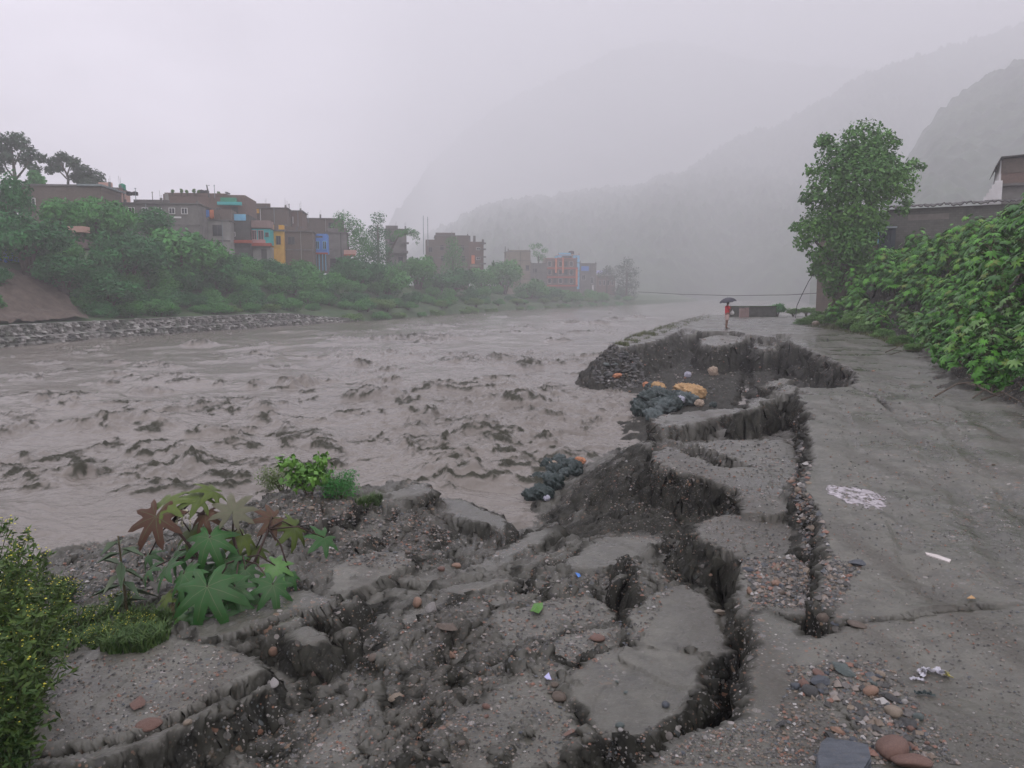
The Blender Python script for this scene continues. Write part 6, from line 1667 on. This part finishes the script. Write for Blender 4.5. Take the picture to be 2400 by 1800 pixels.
ZONES = [  # polygon px, count, min px, max px, colours, place
    ([(1745, 1340), (1860, 1300), (1930, 1320), (2020, 1330), (1990, 1380), (1900, 1430), (1780, 1420)], 62, 10, 26, ("rust red", "orange", "tan", "slate grey", "pale grey", "brown"), "in the gravel by the long crack"),
    ([(1880, 1020), (1905, 1100), (1890, 1150), (1930, 1220), (1950, 1310), (1900, 1310), (1870, 1200), (1850, 1140), (1875, 1100)], 46, 8, 26, ("brown", "tan", "orange", "dark", "greenish grey"), "filling the long crack along the road"),
    ([(1850, 1580), (1990, 1540), (2080, 1580), (2170, 1700), (2200, 1790), (2050, 1800), (1890, 1790), (2000, 1720), (1950, 1650)], 80, 9, 34, ("slate grey", "slate grey", "rust red", "orange", "tan", "dark", "greenish grey", "pale grey"), "in the slate rubble at lower right"),
    ([(1560, 1310), (1650, 1290), (1690, 1330), (1680, 1400), (1600, 1350)], 22, 8, 22, ("orange", "rust red", "pale grey", "brown"), "left of the black crack"),
    ([(620, 1180), (800, 1150), (900, 1200), (1000, 1280), (900, 1330), (760, 1300), (640, 1260)], 60, 6, 16, ("tan", "brown", "pale grey", "orange", "dark"), "on the gravel headland"),
    ([(1250, 1590), (1450, 1560), (1480, 1680), (1400, 1790), (1200, 1790), (1000, 1790), (1100, 1650)], 60, 8, 24, ("rust red", "orange", "slate grey", "pale grey", "greenish grey", "brown"), "strewn on the near mud"),
    ([(1380, 830), (1440, 815), (1500, 850), (1520, 900), (1460, 920), (1390, 890)], 70, 9, 22, ("dark", "dark", "greenish grey", "dark"), "in the loose stone bank by the scour hole"),
    ([(1430, 900), (1560, 880), (1640, 860), (1600, 920), (1480, 940)], 24, 6, 14, ("greenish grey", "dark", "pale grey", "orange"), "at the bottom of the scour hole"),
    ([(200, 1290), (370, 1270), (450, 1330), (300, 1380), (160, 1370)], 34, 8, 18, ("dark", "dark", "slate grey", "pale grey"), "on the dark gravel bank at left"),
    ([(1500, 1730), (1690, 1700), (1720, 1790), (1500, 1795)], 26, 8, 20, ("rust red", "pale grey", "slate grey", "brown"), "on the bottom edge of the broken road"),
    ([(1990, 870), (2200, 860), (2300, 1000), (2390, 1200), (2250, 1100), (2050, 940)], 30, 5, 12, ("tan", "dark", "pale grey", "orange"), "scattered on the muddy road"),
    ([(2080, 1480), (2380, 1440), (2390, 1780), (2230, 1790)], 20, 5, 12, ("tan", "pale grey", "dark", "orange"), "scattered on the near right road"),
]
for poly, n_, a, b_, cols, place in ZONES:
    for u, v in scatter(poly, int(n_ * .40)):
        c = rs.choice(cols); q = rs.random() ** 2
        stone(u, v, a + (b_ - a) * q, c, "small " + c + " stone " + place, "stones " + place)

# ---- gravel too fine to count
gr_rs = np.random.RandomState(77)
def gravel_mesh(name, label, zones, seed, tmax=1.0):
    P_ = []; S_ = []
    for poly, n_, a, b_ in zones:
        uv = np.array(scatter(poly, n_)); H_ = hit_many(uv[:, 0], uv[:, 1]); P_ += list(H_); S_ += list((a + (b_ - a) * gr_rs.rand(n_) ** 2.5) / F * H_[:, 1] * .5)
    n_ = len(P_); P_ = np.array(P_); S_ = np.array(S_)
    o6 = np.array([(1, 0, 0), (-1, 0, 0), (0, 1, 0), (0, -1, 0), (0, 0, .7), (0, 0, -.7)], float)
    V = o6[None] * (1 + gr_rs.uniform(-.4, .4, (n_, 6, 1)))
    a = gr_rs.uniform(0, 6.28, n_); c, s_ = np.cos(a), np.sin(a)
    V = np.stack([V[..., 0] * c[:, None] - V[..., 1] * s_[:, None], V[..., 0] * s_[:, None] + V[..., 1] * c[:, None], V[..., 2]], -1) * S_[:, None, None] + P_[:, None]
    V[..., 2] += (S_ * .25)[:, None]
    f8 = np.array([(0, 2, 4), (2, 1, 4), (1, 3, 4), (3, 0, 4), (2, 0, 5), (1, 2, 5), (3, 1, 5), (0, 3, 5)])
    Fq = (f8[None] + 6 * np.arange(n_)[:, None, None]).reshape(-1, 3)
    return tag(link(name, np_mesh(name, V.reshape(-1, 3), Fq, [m_gravel], attrs={"tint": np.repeat(gr_rs.rand(n_) * tmax, 6)})), label, "gravel", kind="stuff")
m_gravel, nt, bs = new_mat("mixed_gravel")
at = node(nt, "ShaderNodeAttribute", attribute_name="tint"); rc = node(nt, "ShaderNodeValToRGB"); rc.color_ramp.interpolation = 'CONSTANT'
e = rc.color_ramp.elements; e[0].color = (.05, .05, .046, 1); e[1].position = .25; e[1].color = (.11, .105, .095, 1)
for p_, c_ in ((.48, (.16, .125, .09)), (.6, (.08, .09, .095)), (.7, (.22, .19, .16)), (.8, (.21, .11, .075)), (.9, (.24, .22, .20)), (.97, (.36, .35, .33))):
    q = e.new(p_); q.color = c4(c_)
nt.links.new(at.outputs["Fac"], rc.inputs[0]); nt.links.new(rc.outputs[0], bs.inputs["Base Color"]); bs.inputs["Roughness"].default_value = .5
gravel_mesh("gravel", "fine mixed gravel strewn over the broken mud", [
    ([(600, 1180), (800, 1140), (900, 1180), (1100, 1260), (1000, 1340), (760, 1320), (620, 1260)], 3200, 3, 11),
    ([(560, 1790), (700, 1600), (900, 1480), (1100, 1400), (1400, 1330), (1600, 1350), (1500, 1500), (1300, 1600), (1500, 1790)], 6500, 3, 12),
    ([(1878, 1020), (1902, 1100), (1885, 1150), (1930, 1220), (1948, 1310), (1890, 1310), (1865, 1200), (1855, 1140)], 700, 6, 20), ([(1740, 1310), (1930, 1290), (2020, 1330), (1960, 1430), (1760, 1420)], 1600, 4, 14), ([(1850, 1560), (2080, 1550), (2250, 1790), (1800, 1795)], 2200, 4, 14), ([(1860, 1590), (1990, 1550), (2080, 1590), (2170, 1720), (2190, 1790), (1890, 1790), (1990, 1700)], 420, 8, 30), ([(1745, 1330), (1930, 1300), (2010, 1330), (1960, 1420), (1770, 1420)], 300, 8, 24),
    ([(1520, 1700), (1800, 1690), (1900, 1795), (1450, 1795)], 1500, 4, 12), ([(1440, 1080), (1600, 1030), (1860, 1030), (1870, 1300), (1640, 1300), (1400, 1250)], 2200, 3, 8),
    ([(100, 1560), (480, 1500), (600, 1560), (380, 1720), (120, 1780)], 1400, 3, 10), ([(1920, 900), (2200, 880), (2390, 1200), (2390, 1400), (1960, 1430), (1930, 1100)], 1800, 2.5, 7),
    ([(1900, 1460), (2390, 1430), (2390, 1790), (1950, 1790)], 1800, 3, 9), ([(1500, 800), (1800, 790), (1980, 880), (1800, 930), (1560, 940), (1400, 900)], 800, 3, 9), ([(150, 1290), (450, 1260), (450, 1420), (150, 1420)], 1500, 4, 12)], 1)

gravel_mesh("gravel", "dark loose stones spilling from the broken verge into the water", [([(1385, 840), (1440, 812), (1500, 840), (1520, 890), (1460, 925), (1390, 895)], 520, 5, 15)], 2, .34)

# ---- rubbish
def crumple(seed, n_=4, amp=.62):
    bm = bmesh.new(); bmesh.ops.create_icosphere(bm, subdivisions=n_, radius=1)
    co = np.array([v.co[:] for v in bm.verts])
    d = ridged(co[:, 0] * 1.7 + co[:, 2] * 1.1, co[:, 1] * 1.7 - co[:, 2] * .8, seed, 3) - 1.1
    for v, k in zip(bm.verts, d): v.co *= 1 + k * amp
    me = bpy.data.meshes.new("crumpled_sack"); bm.to_mesh(me); bm.free()
    return me
CR = [crumple(500 + i) for i in range(4)]
m_dgreen = mottled("dark_green_plastic", (.010, .024, .022), (.030, .052, .048), 6, .32, .3, None, .5); m_teal = mottled("grey_teal_plastic", (.035, .058, .055), (.075, .10, .098), 6, .35, .3, None, .5)
m_amber = mottled("ochre_sacking", (.42, .26, .12), (.54, .36, .19), 6, .7, .3); m_wplast = mottled("white_plastic", (.42, .42, .50), (.52, .52, .60), 6, .45, .2); m_orng = mottled("orange_plastic", (.42, .17, .08), (.52, .25, .14), 6, .5, .2); m_beige = mottled("beige_cloth", (.35, .27, .20), (.45, .36, .28), 6, .7, .2)
CME = {}
def sack(u, v, wpx, hpx, mat, label, group=None, dep=None, name="plastic_sack", cat="sack", k=0, lift=0):
    p = hitground(u, v)
    if p.z < WATER - .05: p = Vector((*P(u, v, WATER - .05), WATER - .05))
    sc = p.y / F
    if (k % 4, mat.name) not in CME:
        me = CR[k % 4].copy(); me.materials.clear(); me.materials.append(mat); me.shade_smooth(); CME[(k % 4, mat.name)] = me
    o = link(name, CME[(k % 4, mat.name)], None, (p.x, p.y + .05, p.z + hpx * sc * .45 + lift))
    o.scale = (wpx * sc / 2, (dep or wpx * .8) * sc / 2, hpx * sc / 2); o.rotation_euler = (rs.uniform(-.3, .3), rs.uniform(-.3, .3), rs.uniform(-.6, .6))
    return tag(o, label, cat, group)
G1 = "dark sacks in the rubbish heap by the scour hole"; G2 = "dark sacks in the rubbish heap at the water notch"
k = 0
for u, v in ((1500, 975), (1520, 950), (1535, 985), (1545, 960), (1565, 945), (1560, 970), (1580, 965), (1505, 955), (1540, 935), (1585, 945), (1530, 925), (1610, 950)):
    k += 1; mt = m_dgreen if k % 3 else m_teal
    sack(u, v, rs.uniform(36, 58), rs.uniform(26, 38), mt, ("dark green" if k % 3 else "grey green") + " plastic sack in the heap below the ochre sacks", G1, None, k=k)
sack(1540, 925, 36, 24, m_amber, "left ochre sack on the rubbish heap by the scour hole", k=1, lift=.1); sack(1600, 925, 44, 24, m_amber, "upper right ochre sack on the rubbish heap by the scour hole", k=2, lift=.06); sack(1625, 945, 56, 36, m_amber, "largest ochre sack at the right of the rubbish heap", k=3, lift=.08); sack(1593, 955, 24, 18, m_wplast, "white plastic bag between the ochre sacks", k=0, lift=.12, name="plastic_bag", cat="bag"); sack(1640, 955, 20, 18, m_beige, "small beige scrap beside the largest ochre sack", k=1, name="cloth_scrap", cat="scrap")
sack(1672, 955, 18, 14, m_dgreen, "small green bag alone right of the ochre sacks", k=2, name="plastic_bag", cat="bag"); sack(1672, 880, 20, 22, m_beige, "beige scrap stuck on the scour hole slope", k=0, name="cloth_scrap", cat="scrap"); sack(1612, 885, 16, 14, m_wplast, "white scrap on the scour hole slope left of the beige scrap", k=1, name="plastic_scrap", cat="scrap"); sack(1515, 910, 16, 14, m_orng, "orange scrap at the water edge of the stone bank", k=3, name="plastic_scrap", cat="scrap"); sack(1447, 888, 22, 12, m_orng, "rusty orange scrap in the loose stone bank", k=3, name="plastic_scrap", cat="scrap")
for u, v in ((1250, 1178), (1265, 1158), (1285, 1140), (1300, 1120), (1320, 1105), (1345, 1098), (1275, 1170), (1300, 1150), (1325, 1128), (1350, 1115), (1285, 1112), (1310, 1095), (1262, 1140)):
    k += 1; mt = m_dgreen if k % 3 else m_teal
    sack(u, v, rs.uniform(32, 50), rs.uniform(26, 40), mt, ("dark green" if k % 3 else "grey green") + " plastic sack in the heap at the water notch", G2, k=k)
sack(1292, 1112, 30, 20, m_beige, "beige bundle on the rubbish heap at the water notch", k=2, lift=.12, name="cloth_bundle", cat="bundle"); sack(1358, 1098, 28, 18, m_orng, "orange scrap at the top right of the notch rubbish heap", k=1, lift=.08, name="plastic_scrap", cat="scrap"); sack(1282, 1176, 16, 14, m_wplast, "white scrap at the foot of the notch rubbish heap", k=3, name="plastic_scrap", cat="scrap")
def sheet(name, label, cat, u, v, pts, mat, th=.004, lift=.012, fold=0.0):
    """flat litter outlined in photo pixels, laid on the ground"""
    c = hitground(u, v)
    V = []
    for i, (a, b_) in enumerate(pts):
        x, y = P(a, b_, c.z); V.append((x - c.x, y - c.y, gz(x, y) - c.z + lift + fold * (i % 2)))
    me = bpy.data.meshes.new(name); n_ = len(V)
    me.from_pydata([(0, 0, lift + fold)] + V, [], [(0, 1 + i, 1 + (i + 1) % n_) for i in range(n_)]); me.update(); me.materials.append(mat)
    o = link(name, me, None, c); o.modifiers.new("thickness", 'SOLIDIFY').thickness = th
    return tag(o, label, cat)
sheet("plank", "narrow white strip of wood lying on the muddy road", "strip", 2198, 1308, [(2168, 1298), (2172, 1303), (2225, 1320), (2229, 1315), (2195, 1303)], mottled("white_strip", (.5, .46, .43), (.62, .58, .55), 8, .6), .012, .01)
def crumpled_sheet(name, label, cat, u, v, wpx, dpx, mat, seed, arch=.5):
    """thin crumpled film lying on the ground"""
    c = hitground(u, v); sc = c.y / F; w_ = wpx * sc; d_ = dpx * sc * c.y / 2.0
    nx_, ny_ = 22, 12
    U_, V_ = np.meshgrid(np.linspace(-.5, .5, nx_), np.linspace(-.5, .5, ny_))
    fx = U_ * w_ + fbm(U_ * 3, V_ * 3, seed, 2) * w_ * .10; fy = V_ * d_ * (.45 + .8 * np.abs(U_ + .1)) + arch * d_ * np.cos(U_ * 5) + fbm(U_ * 4 + 5, V_ * 4, seed + 1, 2) * d_ * .22
    fz = np.maximum(.004, .012 + np.abs(ridged(U_ * 4, V_ * 3, seed + 2, 3) - 1.2) * w_ * .13)
    Z_ = gz_arr(c.x + fx, c.y + fy) - c.z + fz
    o = link(name, np_mesh(name, np.stack([fx, fy, Z_], -1).reshape(-1, 3), grid_faces(ny_, nx_), [mat], False), None, c)
    o.modifiers.new("thickness", 'SOLIDIFY').thickness = .002
    return tag(o, label, cat)
m_wrap, nt, bs = new_mat("printed_film")
n1 = noise_tex(nt, 14, 2, .5); n2 = noise_tex(nt, 30, 4, .6)
nt.links.new(mixc(nt, ramp(nt, n2, .5, .62), mixc(nt, ramp(nt, n1, .56, .6), (.50, .50, .54), (.48, .44, .10)), (.16, .15, .13)), bs.inputs["Base Color"]); bs.inputs["Roughness"].default_value = .4
crumpled_sheet("plastic_wrapper", "crumpled white and yellow wrapper on the near right road", "wrapper", 2185, 1584, 78, 16, m_wrap, 710)
crumpled_sheet("plastic_strip", "small torn yellowish strip lying left of the crumpled wrapper", "wrapper", 2150, 1597, 36, 7, m_wrap, 720, .1)
crumpled_sheet("plastic_wrapper", "dark crumpled wrapper in front of the white and yellow wrapper", "wrapper", 2165, 1630, 44, 12, m_dgreen, 730, .2)
sheet("paper_scrap", "small blue scrap lying on the middle mud", "scrap", 1358, 1355, [(1348, 1352), (1358, 1350), (1361, 1354), (1355, 1360)], H_blue, .004, .015, .01); sheet("leaf_scrap", "torn bright green leaf lying in the middle mud", "leaf", 1260, 1432, [(1243, 1438), (1252, 1425), (1272, 1420), (1272, 1436), (1262, 1444), (1250, 1445)], m_fern, .003, .02, .02)
sheet("plastic_scrap", "pale lilac scrap on the near mud", "scrap", 1283, 1596, [(1276, 1594), (1286, 1590), (1292, 1598), (1282, 1602)], H_lilac, .004, .015, .01); sheet("plastic_scrap", "red scrap in the gravel at the bottom of the mud", "scrap", 1338, 1721, [(1318, 1722), (1340, 1712), (1358, 1718), (1345, 1724), (1325, 1726)], H_brick2, .004, .01, .01)
sheet("plastic_scrap", "yellow scrap lying by the road crack at right", "scrap", 2275, 1408, [(2266, 1407), (2276, 1402), (2286, 1407), (2274, 1411)], m_amber, .004, .012, .01)
# white patch of lime paste on the road: a raggedly spread, broken ring
lp = hitground(2010, 1163)
V = []; Fq = []; nr, na = 40, 150
for j in range(nr + 1):
    for k in range(na):
        a = 2 * math.pi * k / na; r = j / nr
        wob = 1 + .10 * math.sin(3 * a + 1) + .07 * math.sin(7 * a) + .05 * math.sin(13 * a + 2)
        x = lp.x + r * .25 * wob * math.cos(a) ; y = lp.y + r * .42 * wob * math.sin(a)
        V.append((x - lp.x, y - lp.y, gz(x, y) - lp.z + .004))
VV = np.array(V).reshape(nr + 1, na, 3)
nz = fbm(VV[..., 0] * 13, VV[..., 1] * 8, 600, 4, .7) * .9 + .5 - .25 * (np.abs(np.linspace(0, 1, nr + 1)[:, None] - .38) < .12) - np.maximum(0, np.linspace(0, 1, nr + 1)[:, None] - .75) * 1.6
for j in range(nr):
    for k in range(na):
        if nz[j, k] > .28:
            Fq.append((j * na + k, (j + 1) * na + k, (j + 1) * na + (k + 1) % na, j * na + (k + 1) % na))
o = link("lime_patch", np_mesh("lime_patch", VV.reshape(-1, 3), np.array(Fq), [mottled("wet_lime", (.24, .225, .23), (.50, .47, .49), 12, .6)], True), None, lp)
o.modifiers.new("thickness", 'SOLIDIFY').thickness = .006
tag(o, "round broken splash of white lime on the road", "lime splash")
# dead branches at the foot of the embankment
bk = mottled("dead_wood", (.07, .055, .04), (.16, .13, .10), 14, .9)
for i, (pts_, r0, lb) in enumerate([
    ([(2192, 935), (2240, 920), (2300, 898), (2350, 880)], 5, "long bare reddish branch lying at the foot of the embankment"), ([(2258, 905), (2290, 925), (2340, 935), (2390, 930)], 4, "forked dry branch in front of the long bare branch"),
    ([(2280, 940), (2330, 915), (2370, 890)], 3.5, "dry twig crossing the forked branch"), ([(2300, 945), (2350, 940), (2395, 950)], 4.5, "pale dry stick lowest in the branch pile"), ([(2320, 880), (2328, 905), (2322, 930)], 3, "upright broken twig in the branch pile"),
    ([(2075, 830), (2110, 822), (2150, 815)], 2.5, "thin dead branch lying on the road by the thicket"), ([(2085, 836), (2120, 834), (2160, 828)], 2, "second thin dead branch by the thicket"), ([(2340, 900), (2370, 915), (2398, 905)], 3, "short grey stick at the right end of the branch pile")]):
    q = [hitground(u, v) for u, v in pts_]; c = q[0].copy()
    o = thing("dead_branch", lb, "branch", c); b = MB()
    rr_ = r0 / F * c.y * .5
    zz_ = [.06 + .12 * (j % 2) for j in range(len(q))]
    P3 = [q_ - c + Vector((0, 0, z_)) for q_, z_ in zip(q, zz_)]
    b.tube(P3, [rr_ * (1.1 - .25 * j) for j in range(len(P3))], 6); b.build("stick", bk, o, True)
    t = MB()
    for j in range(1, len(P3)):
        for s_ in (-1, 1):
            d = Vector((rs.uniform(-.5, .8), rs.uniform(-.5, .5), rs.uniform(.05, .4))); t.tube([P3[j], P3[j] + d * .35, P3[j] + d * .6 + Vector((.1, 0, -.1))], [rr_ * .45, rr_ * .35, rr_ * .15], 5)
    t.build("twigs", bk, o)["kind"] = "stuff"
# ------------------------------------------------------------------ rain haze in the valley
hz, nt, bs = new_mat("rain_haze")
nt.nodes.remove(bs)
vol = node(nt, "ShaderNodeVolumePrincipled")
vol.inputs["Color"].default_value = (.978, .984, .994, 1)
vol.inputs["Density"].default_value = HAZE
vol.inputs["Anisotropy"].default_value = 0.0
nt.links.new(vol.outputs[0], nt.nodes["Material Output"].inputs["Volume"])
MB().box(-195, 1700, -120, 2350, -6.2, 720).build("haze", hz)
tag(bpy.data.objects["haze"], "pale rain haze filling the valley", "haze", kind="stuff")
